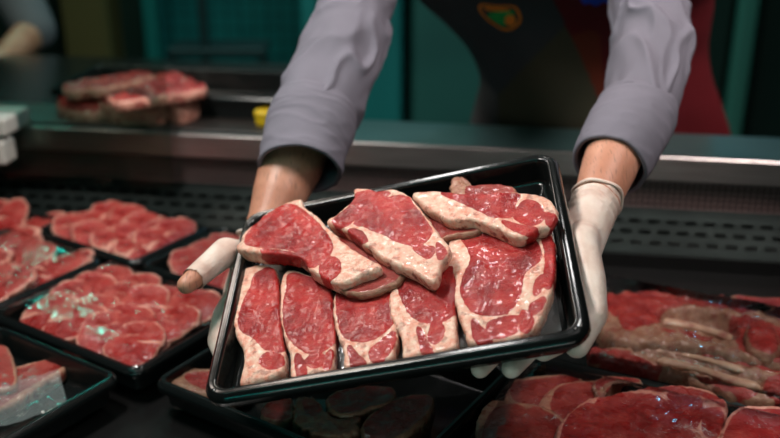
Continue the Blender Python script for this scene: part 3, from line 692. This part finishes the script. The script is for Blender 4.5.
# arm joints
armL = dict(sh=W(402, -92, 1.56), el=W(322, 92, 1.375), wr=wrL)
armR = dict(sh=W(650, -100, 1.54), el=W(650, 62, 1.345), wr=wrR)
hipc = PL(595, 150, .98)
hip = W(598, 175, 2.04)
chest = W(572, 20, 1.83); neck = W(535, -105, 1.60); headc = W(512, -175, 1.48)
bm = bmesh.new()
for side, a in ((-1, armL), (1, armR)):
    u = (a['wr']-a['el'])
    chain(bm, [(a['sh'], .045), (a['sh']*.5+a['el']*.5, .036), (a['el'], .037)])
    chain(bm, [(a['el'], .037), (a['el']+u*.2, .036), (a['el']+u*.42, .043 if side < 0 else .038), (a['el']+u*.55, .044 if side < 0 else .039), (a['el']+u*.76, .037 if side < 0 else .034), (a['wr']-u*.06, .028), (a['wr'], .027)])
    ch, th, w = hand_chains(side)
    for c in ch: chain(bm, c)
    chain(bm, th)
    chain(bm, [(chest*.4+neck*.6, .09), (a['sh'], .062)])
chain(bm, [(hip, .075), (hip*.5+chest*.5, .065), (chest, .07), (neck*.6+chest*.4, .08)])
chain(bm, [(neck*.75+chest*.25, .065), (neck, .058), (headc*.6+neck*.4, .058)])
for sx in (-1, 1):
    hj = hip+Vector((sx*.09, .0, -.05)); chain(bm, [(hip, .12), (hj, .095), (Vector((hj.x, hj.y+.01, .50)), .06), (Vector((hj.x, hj.y+.05, .10)), .04)])
    chain(bm, [(Vector((hj.x, hj.y+.05, .05)), .042), (Vector((hj.x+sx*.02, hj.y-.13, .035)), .035)])
# head: looks down at the tray
fd = (TM.translation-headc).normalized(); up = (headc-neck).normalized(); rt = fd.cross(up).normalized(); up2 = rt.cross(fd)
# chin axis kept partway between looking at tray and straight on
HM = Matrix(((rt.x, fd.x, up2.x), (rt.y, fd.y, up2.y), (rt.z, fd.z, up2.z)))
def Hd(x, y, z): return headc + HM @ Vector((x, y, z))
chain(bm, [(Hd(0, -.02, .03), .088), (Hd(0, .01, .04), .084)]); chain(bm, [(Hd(0, .02, -.02), .072), (Hd(0, .045, -.075), .038)])
chain(bm, [(Hd(0, .088, .015), .010), (Hd(0, .112, -.022), .013)])
for sx in (-1, 1):
    chain(bm, [(Hd(sx*.082, -.01, .02), .014), (Hd(sx*.086, -.008, -.02), .011)])
    chain(bm, [(Hd(sx*.015, .09, .030), .010), (Hd(sx*.045, .078, .032), .010)])
chain(bm, [(Hd(-.022, .082, -.052), .007), (Hd(.022, .082, -.052), .007)])
butcher = empty('person', (hip.x, hip.y, 0))
tag(butcher, 'person in grey shirt and dark apron leaning over the counter, holding a steak tray', 'person')
def pchild(name, me, m, par=None):
    o = link(name, me, m, par or butcher)
    if par is None: o.location = -butcher.location
    return o
body = pchild('body', remesh('body', bm, .0032, 5), M_skin)
for sx in (-1, 1):
    b_ = bmesh.new(); bmesh.ops.create_uvsphere(b_, u_segments=12, v_segments=8, radius=.011)
    me = bpy.data.meshes.new('eye'); b_.to_mesh(me); b_.free(); o = link('eye', me, M_eye, body); o.location = Hd(sx*.031, .079, .018)
hb = bmesh.new(); ball(hb, (0, 0, 0), .098, (1, 1.1, 1)); ball(hb, (0, -.035, -.02), .088)
bmesh.ops.delete(hb, geom=[v for v in hb.verts if v.co.y > .06 and v.co.z < .045], context='VERTS')
me = bpy.data.meshes.new('hair'); hb.transform(Matrix.Translation(Hd(0, -.012, .04)) @ HM.to_4x4()); hb.to_mesh(me); hb.free()
ho = pchild('hair', me, M_hair); md = ho.modifiers.new('s', 'SOLIDIFY'); md.thickness = .006

# gloves
def glove(side):
    g = bmesh.new(); ch, th, w = hand_chains(side); a = armL if side < 0 else armR
    ex = .0018
    for c in ch: chain(g, [(p, r+ex) for p, r in c])
    if side < 0:                          # the thumb tip sticks out of the glove
        th2 = [(p, r+ex) for p, r in th[:4]]; th2[3] = (th[3][0]*.75+th[4][0]*.25, th[3][1]+.0012)
        chain(g, th2)
    else: chain(g, [(p, r+ex) for p, r in th])
    u = (a['el']-a['wr']).normalized()
    chain(g, [(w, .0285), (w+u*.018, .0285)])
    me = remesh('glove', g, .0024, 4)
    if side < 0:                          # cut the closed capsule end so that it is an open finger stall
        ax = (th[3][0]-th[2][0]).normalized(); c0 = th[3][0]*.75+th[4][0]*.25
        b2_ = bmesh.new(); b2_.from_mesh(me)
        bmesh.ops.delete(b2_, geom=[v for v in b2_.verts if (v.co-c0).dot(ax) > .002 and (v.co-c0).length < .03], context='VERTS'); b2_.to_mesh(me); b2_.free()
    # open end at the wrist
    b2_ = bmesh.new(); b2_.from_mesh(me)
    bmesh.ops.delete(b2_, geom=[v for v in b2_.verts if (v.co-w).dot(u) > (.030 if side > 0 else -.014)], context='VERTS')
    for v in b2_.verts:                   # gathers near the cuff
        t = (v.co-w).dot(u)
        if t > -.02:
            dirr = (v.co-w-u*t)
            if dirr.length > 1e-4: v.co += dirr.normalized()*(.0012*math.sin(t*520+noise.noise(v.co*40)*3)*min(1, (t+.02)*60)+.0015*max(0, t*30))
    b2_.to_mesh(me); b2_.free()
    o = pchild('glove', me, M_glove); o['label'] = ('milky latex glove with bare thumb tip' if side < 0 else 'milky latex glove with rolled cuff')
    # rolled cuff
    n = 48; V = []; Fc = []; x = u.orthogonal().normalized(); y = u.cross(x)
    for i in range(n):
        an = 2*PI*i/n; rr_ = .0305+.001*math.sin(an*5+side)
        cpt = w+u*((.026 if side > 0 else -.018)+.003*math.sin(an*2+1))+x*rr_*math.cos(an)+y*rr_*math.sin(an); rad = (x*math.cos(an)+y*math.sin(an))
        for j in range(8): bj = 2*PI*j/8; V.append(cpt+rad*.0018*math.cos(bj)+u*.0024*math.sin(bj))
    for i in range(n):
        for j in range(8): Fc.append((i*8+j, ((i+1) % n)*8+j, ((i+1) % n)*8+(j+1) % 8, i*8+(j+1) % 8))
    link('rolled_cuff', mesh('rolled_cuff', V, Fc), M_glove, o)
glove(-1); glove(1)

# ---- sleeves: swept tubes following contour pairs of the photograph
def sleeve(ctrs, name, m, folds, thick=.003, n=84, rings=120, seed=0, flat=1.0):
    """ctrs: list of (centre, radius)"""
    P = cr([tuple(c)+(r,) for c, r in ctrs], rings, closed=False)
    V = []; prev = None
    for k in range(rings):
        c = Vector(P[k][:3]); r = P[k][3]
        d = Vector(P[min(k+1, rings-1)][:3])-Vector(P[max(k-1, 0)][:3]); d.normalize()
        view = (c-Vector((0, 0, CAMZ))).normalized(); x = d.cross(view).normalized(); y = d.cross(x).normalized()
        for i in range(n):
            a = 2*PI*i/n; u = x*math.cos(a)+y*math.sin(a)
            s = k/rings
            w = noise.noise(Vector((math.cos(a)*.9+seed, math.sin(a)*.9, s*4)))
            w2 = noise.noise(Vector((math.cos(a)*1.5, math.sin(a)*1.5+seed, s*9)))
            w3 = noise.noise(Vector((math.cos(a)*1.1+seed*3, math.sin(a)*1.1, s*5+7)))
            ph = s*17+1.9*math.sin(a+seed)+2.6*w
            r1 = (1-abs(math.sin(ph)))**1.6*max(0, min(1, .5+1.6*w3))
            ph2 = s*9-2.4*math.sin(a*1+seed*2)+3.0*w2
            r2 = (1-abs(math.sin(ph2)))**2.2*max(0, min(1, .5-1.6*w3))
            V.append(c+u*(r+folds*(.8*r1+.9*r2+.5*w2-.25)))
    Fc = [(k*n+i, k*n+(i+1) % n, (k+1)*n+(i+1) % n, (k+1)*n+i) for k in range(rings-1) for i in range(n)]
    o = pchild(name, mesh(name, V, Fc), m)
    md = o.modifiers.new('s', 'SOLIDIFY'); md.thickness = thick; md.offset = -1
    md2 = o.modifiers.new('d', 'SUBSURF'); md2.levels = 1; md2.render_levels = 1
    return o
def wid(px, d): return px/F*d/2
sl = [(W(470, -150, 1.60), .09), (armL['sh'], .085), (W(380, -45, 1.49), wid(78, 1.49)), (W(358, 0, 1.44), wid(72, 1.44)), (W(345, 45, 1.40), wid(78, 1.40)), (W(328, 85, 1.36), wid(84, 1.36)), (W(314, 118, 1.325), wid(84, 1.325)), (W(309, 135, 1.31), wid(78, 1.31))]
sleeve(sl, 'sleeve', M_shirt, .011, seed=2)
sr = [(W(600, -150, 1.62), .09), (armR['sh'], .085), (W(645, -45, 1.46), wid(80, 1.46)), (W(648, 0, 1.40), wid(76, 1.40)), (W(653, 35, 1.37), wid(78, 1.37)), (W(650, 70, 1.33), wid(76, 1.33)), (W(640, 105, 1.28), wid(72, 1.28)), (W(632, 122, 1.265), wid(70, 1.265))]
sleeve(sr, 'sleeve', M_shirt, .011, seed=5)
cl = sleeve([(W(317, 104, 1.335), wid(80, 1.335)), (W(312, 122, 1.32), wid(90, 1.32)), (W(304, 148, 1.295), wid(86, 1.295)), (W(300, 170, 1.275), wid(84, 1.275))], 'cuff', M_shirt, .0022, .006, rings=40, seed=3)
crr = sleeve([(W(641, 98, 1.285), wid(70, 1.285)), (W(637, 112, 1.275), wid(80, 1.275)), (W(622, 140, 1.236), wid(82, 1.24)), (W(609, 166, 1.203), wid(76, 1.22))], 'cuff', M_shirt, .0018, .006, rings=40, seed=8)

# ---- torso garments: loft through widths read off the photograph
secs = [  # centre px, left/right half width px, depth
    ((598, 330), 128, 2.10), ((598, 200), 130, 2.02), ((598, 160), 131, 1.99), ((599, 134), 130, 1.965), ((598, 100), 121, 1.92), ((596, 78), 115, 1.89), ((588, 50), 118, 1.85), ((578, 25), 130, 1.80),
    ((566, 0), 145, 1.75), ((550, -35), 158, 1.66), ((540, -75), 150, 1.64), ((535, -110), 112, 1.62), ((533, -128), 62, 1.61)]
def torso(name, grow, a0, a1, n, rings):
    P = cr([tuple(W(c[0], c[1], d))+(wid(2*h, d),) for c, h, d in secs], rings, closed=False); V = []
    for k in range(rings):
        c = Vector(P[k][:3]); rx = P[k][3]+grow; ry = min(.12, P[k][3])*.95+grow
        for i in range(n+1):
            a = a0+(a1-a0)*i/n
            w = noise.noise(Vector((math.cos(a)*2+3, k/rings*3.2, math.sin(a)*2)))
            w2 = noise.noise(Vector((math.cos(a)*5+k/rings*6, k/rings*5, 1)))
            f = 1+.035*w+.012*w2
            V.append(c+Vector((math.cos(a)*rx*(1+.012*w), math.sin(a)*ry*f, 0)))
    Fc = [(k*(n+1)+i, (k+1)*(n+1)+i, (k+1)*(n+1)+i+1, k*(n+1)+i+1) for k in range(rings-1) for i in range(n)]
    return mesh(name, V, Fc)
sm = torso('shirt', -.004, 0, 2*PI, 80, 60); sh = pchild('shirt', sm, M_trouser)
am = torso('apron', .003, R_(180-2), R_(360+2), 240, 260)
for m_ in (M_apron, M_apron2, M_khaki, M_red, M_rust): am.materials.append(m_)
khk = [(572, 18), (556, 35), (525, 66), (498, 95), (500, 300), (620, 300), (608, 134), (590, 75)]  # outline of the olive area on the apron front
redp = [(540, -40), (553, 0), (571, 36), (590, 78), (607, 122), (612, 150), (616, 200), (616, 400), (900, 400), (900, -90)]
rust = [(571, 36), (590, 30), (600, 34), (605, 100), (607, 122), (590, 78)]  # outline of the rust-toned area beside the red panel
wg = [(455, 95), (480, 75), (497, 95), (500, 300), (440, 300)]
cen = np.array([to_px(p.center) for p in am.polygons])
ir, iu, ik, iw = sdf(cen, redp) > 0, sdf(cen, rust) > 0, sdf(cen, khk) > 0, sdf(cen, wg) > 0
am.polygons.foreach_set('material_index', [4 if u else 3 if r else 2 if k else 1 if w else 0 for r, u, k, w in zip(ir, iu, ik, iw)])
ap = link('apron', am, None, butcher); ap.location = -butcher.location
ap['label'] = 'dark apron with an olive area, a red panel and a small emblem'
bvh = BVHTree.FromPolygons([v.co.copy() for v in am.vertices], [tuple(p.vertices) for p in am.polygons])
def decal(name, poly, m, off=.002, ring=None):
    P = cr(poly, 60); c = P.mean(0); V = []; Fc = []
    R1 = 6; rads = [k/R1 for k in range(1, R1+1)] if ring is None else [ring, (ring+1)/2, 1]
    def w(p):
        r = ray(*p).normalized(); h, nrm, _, d = bvh.ray_cast(Vector((0, 0, CAMZ)), r)
        return (h - r*off) if h else None
    for rd in rads: V += [w(c+(p-c)*rd) for p in P]
    if any(v is None for v in V): print('decal miss', name); return
    n = 60
    for k in range(len(rads)-1): Fc += [(k*n+i, k*n+(i+1) % n, (k+1)*n+(i+1) % n, (k+1)*n+i) for i in range(n)]
    if ring is None: V.append(w(c)); Fc += [(i, (i+1) % n, len(V)-1) for i in range(n)]
    o = link(name, mesh(name, V, Fc), m, ap); md = o.modifiers.new('s', 'SOLIDIFY'); md.thickness = .0015; return o
z8 = lambda pts: [(460+x/4.38, y/4.38) for x, y in pts]
decal('emblem_outline', z8([(80, 30), (100, 18), (160, 25), (235, 28), (262, 55), (268, 95), (235, 128), (195, 135), (150, 112), (115, 85), (88, 55)]), M_orange, .002, ring=.88)
decal('emblem_leaf', z8([(122, 66), (170, 52), (225, 50), (240, 62), (205, 78), (196, 105), (200, 118), (165, 102), (140, 85)]), M_green, .0025)
decal('emblem_dot', z8(ell(220, 90, 24, 24)), M_orange, .004)
decal('emblem_stroke', z8([(108, 32), (160, 34), (210, 40), (215, 48), (160, 50), (115, 44)]), M_orange, .0025)
decal('blue_shape', [(583, -14), (612, -12), (611, 4), (604, 2), (596, 6), (588, 3), (585, 5), (580, -2)], M_blue, .003)  # blue shape laid on the top of the apron
sh2 = []
for sx in (-1, 1):
    hj = hip+Vector((sx*.09, 0, -.05)); sh2.append((hj, sx))
tb = bmesh.new()
for hj, sx in sh2: chain(tb, [(hip, .12), (hj, .11), (Vector((hj.x, hj.y+.01, .50)), .08), (Vector((hj.x, hj.y+.05, .14)), .07)])
pchild('trousers', remesh('trousers', tb, .012, 3), M_trouser)

# ---------------------------------------------------------------- things on the worktop at the left
ft = empty('meat_tray', mw=Matrix.Translation(PL(175, 122, ZW+.001)+Vector((0, .13, 0))) @ Matrix.Rotation(WA, 4, 'Z'))
tag(ft, 'long black tray on the worktop at the left with chunks of meat', 'tray')
child_mesh('tray_shell', tray_mesh('tray_shell', .50, .22, .05, .01, .02), M_blackdisp, ft, (0, 0, .052))
WF = Frame(Matrix.Translation((0, 0, ZW+.05)))
Gp = 'meat chunks in the tray on the worktop'
def chunk(poly, pl, th, label, m=M_slice, **kw):
    poly = [(128+(x-128)*1.1, 74+(y-76)*.68) for x, y in poly]; m = M_slice
    d = dict(N=90, R=14, rnd=.018, rough_h=.006, dome=.012); d.update(kw)
    cut('meat_chunk', WF, poly, [], pl, th, m, label, 'meat', Gp, **d)
chunk([(62, 108), (80, 92), (110, 88), (135, 92), (140, 112), (110, 122), (75, 122)], (0, 0, -.015), .05, 'low dark chunk at the left of the meat pile on the worktop', M_dull)
chunk([(95, 96), (120, 80), (150, 76), (172, 84), (178, 104), (150, 118), (110, 116)], (0, 0, .0), .06, 'large red chunk in the middle of the meat pile on the worktop')
chunk([(150, 80), (170, 74), (186, 80), (196, 96), (184, 112), (164, 112)], (0, 0, .002), .06, 'upright red chunk at the right of the meat pile on the worktop')
chunk([(132, 96), (172, 77), (181, 80), (176, 88), (142, 103)], (0, 0, .018), .02, 'pale bone-like strip lying across the meat pile on the worktop', M_rib, rnd=.007)
chunk([(105, 108), (140, 104), (170, 110), (172, 124), (140, 130), (108, 126)], (0, 0, -.03), .04, 'dark chunk at the front of the meat pile on the worktop', M_dull)
for q, pl_ in enumerate(([(70, 92), (110, 84), (118, 90), (80, 102)], [(90, 88), (140, 74), (150, 80), (100, 98)], [(150, 96), (190, 88), (198, 98), (160, 106)], [(112, 104), (160, 96), (166, 106), (120, 116)])):
    chunk(pl_, (0, 0, .014+.004*q), .018, ['thin red strip at the left end of the meat pile on the worktop', 'long strip at the back of the meat pile on the worktop', 'strip of meat at the right end of the pile on the worktop', 'short strip low in the front of the pile on the worktop'][q], [M_slice, M_rib, M_slice, M_dull][q], rnd=.006, rough_h=.004)
yb = empty('spray_bottle', mw=Matrix.Translation(PL(264, 131, ZW)+Vector((0, .03, 0)))); tag(yb, 'small yellow tub on the worktop beside the left sleeve', 'tub')
def lathe(prof, n=32):
    V = [(r*math.cos(2*PI*i/n), r*math.sin(2*PI*i/n), z) for r, z in prof for i in range(n)]
    Fc = [(k*n+i, k*n+(i+1) % n, (k+1)*n+(i+1) % n, (k+1)*n+i) for k in range(len(prof)-1) for i in range(n)]
    Fc.append(tuple(reversed(range(n)))); Fc.append(tuple(range((len(prof)-1)*n, len(prof)*n)))
    return mesh('lathe', V, Fc)
yb.name = 'yellow_tub'
link('tub_body', lathe([(.016, 0), (.019, .003), (.020, .022), (.019, .023)]), M_yellow, yb)
link('lid', lathe([(.021, .023), (.0215, .024), (.0215, .030), (.020, .032), (.006, .033)]), M_yellow, yb)
hd = empty('paper_holder', mw=Matrix.Translation(PL(8, 124, ZW)+Vector((.0, -.045, 0))) @ Matrix.Rotation(WA, 4, 'Z')); tag(hd, 'white plastic holder hooked over the worktop edge at the far left', 'holder')
link('upper_box', box_me('upper_box', -.07, .040, -.045, .05, .002, .036, .006, 3), M_white, hd)
link('lower_box', box_me('lower_box', -.07, .034, -.050, -.006, -.052, -.006, .006, 3), M_white, hd)
link('hook_plate', box_me('hook_plate', -.06, .02, -.020, -.003, -.02, .01, .002, 1), M_rubber, hd)

# second worker behind at the left
w2 = empty('person', (PL(-30, 40, ZW).x-.1, 2.9, 0)); tag(w2, 'second person at the far left behind the counter, grey sleeve and bare forearm resting', 'person')
bm = bmesh.new()
s2 = W(-10, -60, 2.65); e2 = W(34, 30, 2.60); h2 = W(0, 66, 2.45); hp2 = W(-90, 160, 2.75); nk2 = W(-70, -110, 2.75)
fk = W(-45, 72, 2.40)
chain(bm, [(nk2, .08), (s2, .06), (e2, .045), (h2, .038), (fk, .028)]); chain(bm, [(nk2, .06), (nk2+Vector((0, -.02, .12)), .06)]); ball(bm, nk2+Vector((.0, -.04, .22)), .10, (.85, 1, 1.15))
chain(bm, [(fk, .03), (W(-62, 76, 2.38), .03)])
for q in range(4): chain(bm, [(W(-60, 72+q*3, 2.38), .012), (W(-82, 75+q*4, 2.36), .010)])
chain(bm, [(nk2, .10), (nk2*.5+hp2*.5, .14), (hp2, .15)])
for sx in (-.09, .09): chain(bm, [(hp2, .13), (Vector((hp2.x+sx, hp2.y, .5)), .07), (Vector((hp2.x+sx, hp2.y, .06)), .05)])
bo = link('body', remesh('body', bm, .012, 3), M_skin, w2); bo.location = -w2.location
tb = bmesh.new(); chain(tb, [(nk2-Vector((0, 0, .04)), .10), (nk2*.5+hp2*.5, .16), (hp2, .17)]); chain(tb, [(nk2, .075), (s2, .078), (e2, .06)]); pass
so = link('shirt', remesh('shirt', tb, .01, 4), cloth('dim_grey_shirt', (.17, .17, .20)), w2); so.location = -w2.location
tb = bmesh.new()
for sx in (-.09, .09): chain(tb, [(hp2, .15), (Vector((hp2.x+sx, hp2.y, .5)), .09), (Vector((hp2.x+sx, hp2.y, .1)), .07)])
so = link('trousers', remesh('trousers', tb, .015, 3), M_trouser, w2); so.location = -w2.location

# ---------------------------------------------------------------- room
YB = 4.2
M_teal = mat('teal_glazed_tiles', (.01, .16, .16), .35)
tc = nd(M_teal, 'ShaderNodeTexCoord'); mp = nd(M_teal, 'ShaderNodeMapping'); mp.inputs['Rotation'].default_value = (PI/2, 0, 0)
bk = nd(M_teal, 'ShaderNodeTexBrick'); bk.offset = 0; bk.inputs['Scale'].default_value = 1; bk.inputs['Brick Width'].default_value = .06; bk.inputs['Row Height'].default_value = .06
bk.inputs['Mortar Size'].default_value = .004; bk.inputs['Color1'].default_value = (.008, .15, .15, 1); bk.inputs['Color2'].default_value = (.010, .18, .175, 1); bk.inputs['Mortar'].default_value = (.003, .06, .06, 1)
lk(M_teal, tc.outputs['Object'], mp.inputs[0]); lk(M_teal, mp.outputs[0], bk.inputs[0]); base(M_teal, bk.outputs[0])
M_panel = mat('teal_panel', (.012, .20, .19), .4); base(M_panel, ramp(M_panel, noise_tex(M_panel, 2, 3), [(.3, (.009, .15, .15)), (.7, (.014, .21, .20))]))
M_gpanel = mat('green_panel', (.02, .11, .09), .5); base(M_gpanel, ramp(M_gpanel, noise_tex(M_gpanel, 2, 3), [(.3, (.012, .085, .075)), (.7, (.02, .13, .11))]))
M_floor = mat('dark_floor', (.03, .03, .03), .5); base(M_floor, ramp(M_floor, noise_tex(M_floor, 6, 3), [(.3, (.025, .025, .025)), (.7, (.04, .04, .04))]))
M_ceil = mat('dark_ceiling', (.05, .05, .05), .8)
M_wallc = mat('dark_wall_paint', (.03, .035, .035), .7)
M_ochre = mat('ochre_cupboard', (.13, .10, .035), .6)
M_dkgreen = mat('dark_green_cupboard', (.008, .028, .022), .5)
M_strip = mat('pale_green_strip', (.05, .22, .17), .5)
M_shelf = mat('rack_metal', (.006, .03, .032), .5, .3)
struct(link('wall_back', box_me('wall_back', -3.4, 3.4, YB, YB+.1, 0, 2.8), M_teal))
struct(link('wall_left', box_me('wall_left', -3.5, -3.4, -2.4, YB+.1, 0, 2.8), M_wallc))
struct(link('wall_right', box_me('wall_right', 3.4, 3.5, -2.4, YB+.1, 0, 2.8), M_wallc))
struct(link('wall_front', box_me('wall_front', -3.5, 3.5, -2.5, -2.4, 0, 2.8), M_wallc))
struct(link('floor', box_me('floor', -3.5, 3.5, -2.5, YB+.1, -.1, 0), M_floor))
struct(link('ceiling', box_me('ceiling', -3.5, 3.5, -2.5, YB+.1, 2.8, 2.9), M_ceil))
def xat(px, y): return (px-CX)/F*(y*c_/1.0)*1.06       # sideways place of a photo column at distance y, around the upper rows
def slabx(name, p0, p1, y, z0, z1, m, label, cat, dep=.3, parts=True):
    t = empty(name, ((xat(p0, y)+xat(p1, y))/2, y, 0)); tag(t, label, cat); hw = abs(xat(p1, y)-xat(p0, y))/2
    link('carcass', box_me('carcass', -hw, hw, 0, dep, z0, z1, .004, 1), m, t)
    link('door', box_me('door', -hw+.01, hw-.01, -.02, -.001, z0+.02, z1-.02, .003, 1), m, t)
    link('handle', box_me('handle', hw-.05, hw-.035, -.045, -.02, (z0+z1)/2-.1, (z0+z1)/2+.1, .002, 1), M_shelf, t)
    return t
slabx('tall_cupboard', 318, 402, 3.7, 0, 2.4, M_panel, 'tall teal cupboard between the left arm and the torso', 'cupboard')
slabx('tall_cupboard', 412, 520, 3.75, 0, 2.4, M_gpanel, 'tall green cupboard left of the torso, darker than its neighbour', 'cupboard')
slabx('tall_cupboard', 590, 736, 3.7, 0, 2.4, M_dkgreen, 'very dark green cupboard right of the torso', 'cupboard')
slabx('tall_cupboard', 765, 860, 3.7, 0, 2.4, M_dkgreen, 'very dark cupboard at the right edge', 'cupboard')
po = link('corner_post', box_me('corner_post', xat(740, 3.65), xat(757, 3.65), 3.6, 3.66, 0, 2.4, .01, 2), M_strip); tag(po, 'slim pale green upright post at the right, between the dark cupboards', 'post')
slabx('wall_cupboard', 58, 104, 3.6, 0, 2.3, M_ochre, 'ochre brown cupboard at the upper left, behind the meat pile', 'cupboard')
slabx('wall_cupboard', -80, 56, 3.8, 0, 2.3, M_dkgreen, 'dark cupboard behind the second worker at the far left', 'cupboard')
slabx('wall_cupboard', 106, 142, 3.8, 0, 2.3, M_dkgreen, 'narrow dark cupboard right of the ochre one', 'cupboard')
po = link('corner_post', box_me('corner_post', xat(146, 3.7), xat(160, 3.7), 3.6, 3.7, 0, 2.4, .01, 2), M_panel); tag(po, 'teal upright post behind the meat pile at the left', 'post')
po = link('wall_post', box_me('wall_post', xat(300, 3.62), xat(316, 3.62), 3.6, 3.68, 0, 2.4, .01, 2), M_panel); tag(po, 'teal upright post just left of the left sleeve', 'post')
rk = empty('wire_rack', (xat(212, 3.3), 3.3, 0)); tag(rk, 'dark wire rack standing before the tiled wall at the upper left', 'rack')
zt = PL(0, 52, 1).z
z52 = (Vector((0, 0, CAMZ))+ray(212, 52)*(3.3/ray(212, 52).y)).z; z80 = (Vector((0, 0, CAMZ))+ray(212, 85)*(3.3/ray(212, 85).y)).z
for xx, zt in ((-.16, z52), (-.04, 2.1), (.16, z52)): link('upright', box_me('upright', xx-.014, xx+.014, 0, .03, 0, zt, .003, 1), M_shelf, rk)
for zz in (z52, z80, .6): link('shelf', box_me('shelf', -.17, .17, -.01, .16, zz-.02, zz+.012, .004, 1), M_shelf, rk)

# ---------------------------------------------------------------- lights (key and teal strip lamps; the others are added, unseen)
def area(name, loc, rot, sx, sy, power, col, target=None, spread=None):
    d = bpy.data.lights.new(name, 'AREA'); d.shape = 'RECTANGLE'; d.size = sx; d.size_y = sy; d.energy = power; d.color = col
    if spread: d.spread = spread
    o = bpy.data.objects.new(name, d); COL.objects.link(o); o.location = loc
    if target is not None: o.rotation_euler = (Vector(target)-Vector(loc)).to_track_quat('-Z', 'Y').to_euler()
    else: o.rotation_euler = rot
    return o
ctr = TM.translation
area('case_key_lamp', (-.60, 1.02, 2.10), 0, .40, .20, 16, (1, .94, .89), (ctr.x, ctr.y, ctr.z))
area('added_glint_light', (-.27, 1.62, 2.05), 0, .16, .08, 2.4, (1, .97, .95), (ctr.x, ctr.y, ctr.z))  # unseen light added near the mirror angle for glints on the steaks
area('added_fill_light', (.35, .1, 2.5), 0, 1.8, 1.0, 5.5, (1, .95, .93), (0.0, 1.25, .9))  # added front fill, not a lamp of the case
area('teal_strip_lamp', (-.68, .27, 1.98), 0, 1.3, .10, 1.8, (.02, .85, .72), (0, 1.0, .9))
area('added_low_light', (.05, .34, .88), 0, .9,   .03, .5, (1, .97, .92), (.05, 1.2, .80))  # added low in front to brighten the middle tray
area('added_teal_rim_light', (-.30, -.25, .98), 0, 1.2, .035, 1.1, (.02, .85, .72), (0, .85, .95))  # unseen, added for teal reflections along the held tray's rim
area('added_blue_glint', (.80, 3.0, 2.25), 0, .16, .08, 3.5, (.12, .55, 1), (.25, 1.0, .8))  # added behind, out of view, for blue glints in the cling film
area('added_teal_glint', (-1.25, 3.1, 1.88), 0, .16, .06, 1.6, (.05, 1, .85), (-.45, 1.2, .8))  # added behind, out of view, for teal glints on the left film
area('added_wall_light', (.1, 3.0, 2.7), 0, 2.6, .4, 16, (.45, 1, .95), (0, 4.0, 1.2))  # teal-tinted light added to brighten the back wall
area('added_torso_light', (.9, .9, 2.6), 0, .5, .5, 7, (1, .9, .86), (.35, 1.75, 1.1), spread=R_(70))  # added to brighten the torso and apron, has no fixture
area('added_pile_light', (-1.0, 2.3, 2.6), 0, .6, .3, 10, (1, .85, .75), (-.7, 2.0, .9))  # added to brighten the meat pile, has no fixture
for nm, loc, w_, l_ in (('lamp_housing', (-.60, 1.02, 2.13), .56, .28), ('lamp_housing', (.35, .1, 2.56), 1.7, .9)):  # unseen housings; the second one covers the added fill
    t = link(nm, box_me(nm, -w_/2, w_/2, -l_/2, l_/2, .02, .06, .006, 1), M_steel); t.location = loc
    tag(t, 'steel housing of a lamp hanging over the display case, ' + ('above the trays' if loc[1] > 1 else 'nearer the customer, added with the fill light'), 'lamp')
wd = bpy.data.worlds.new('world'); S.world = wd; wd.use_nodes = True
wd.node_tree.nodes['Background'].inputs[0].default_value = (.05, .09, .09, 1); wd.node_tree.nodes['Background'].inputs[1].default_value = .15
S.view_settings.view_transform = 'Standard'; S.view_settings.look = 'None'; S.view_settings.exposure = -.08; S.view_settings.gamma = 1
S.view_settings.use_curve_mapping = False
try: S.cycles.use_denoising = True
except Exception: pass
S.cycles.max_bounces = 8; S.cycles.transparent_max_bounces = 12
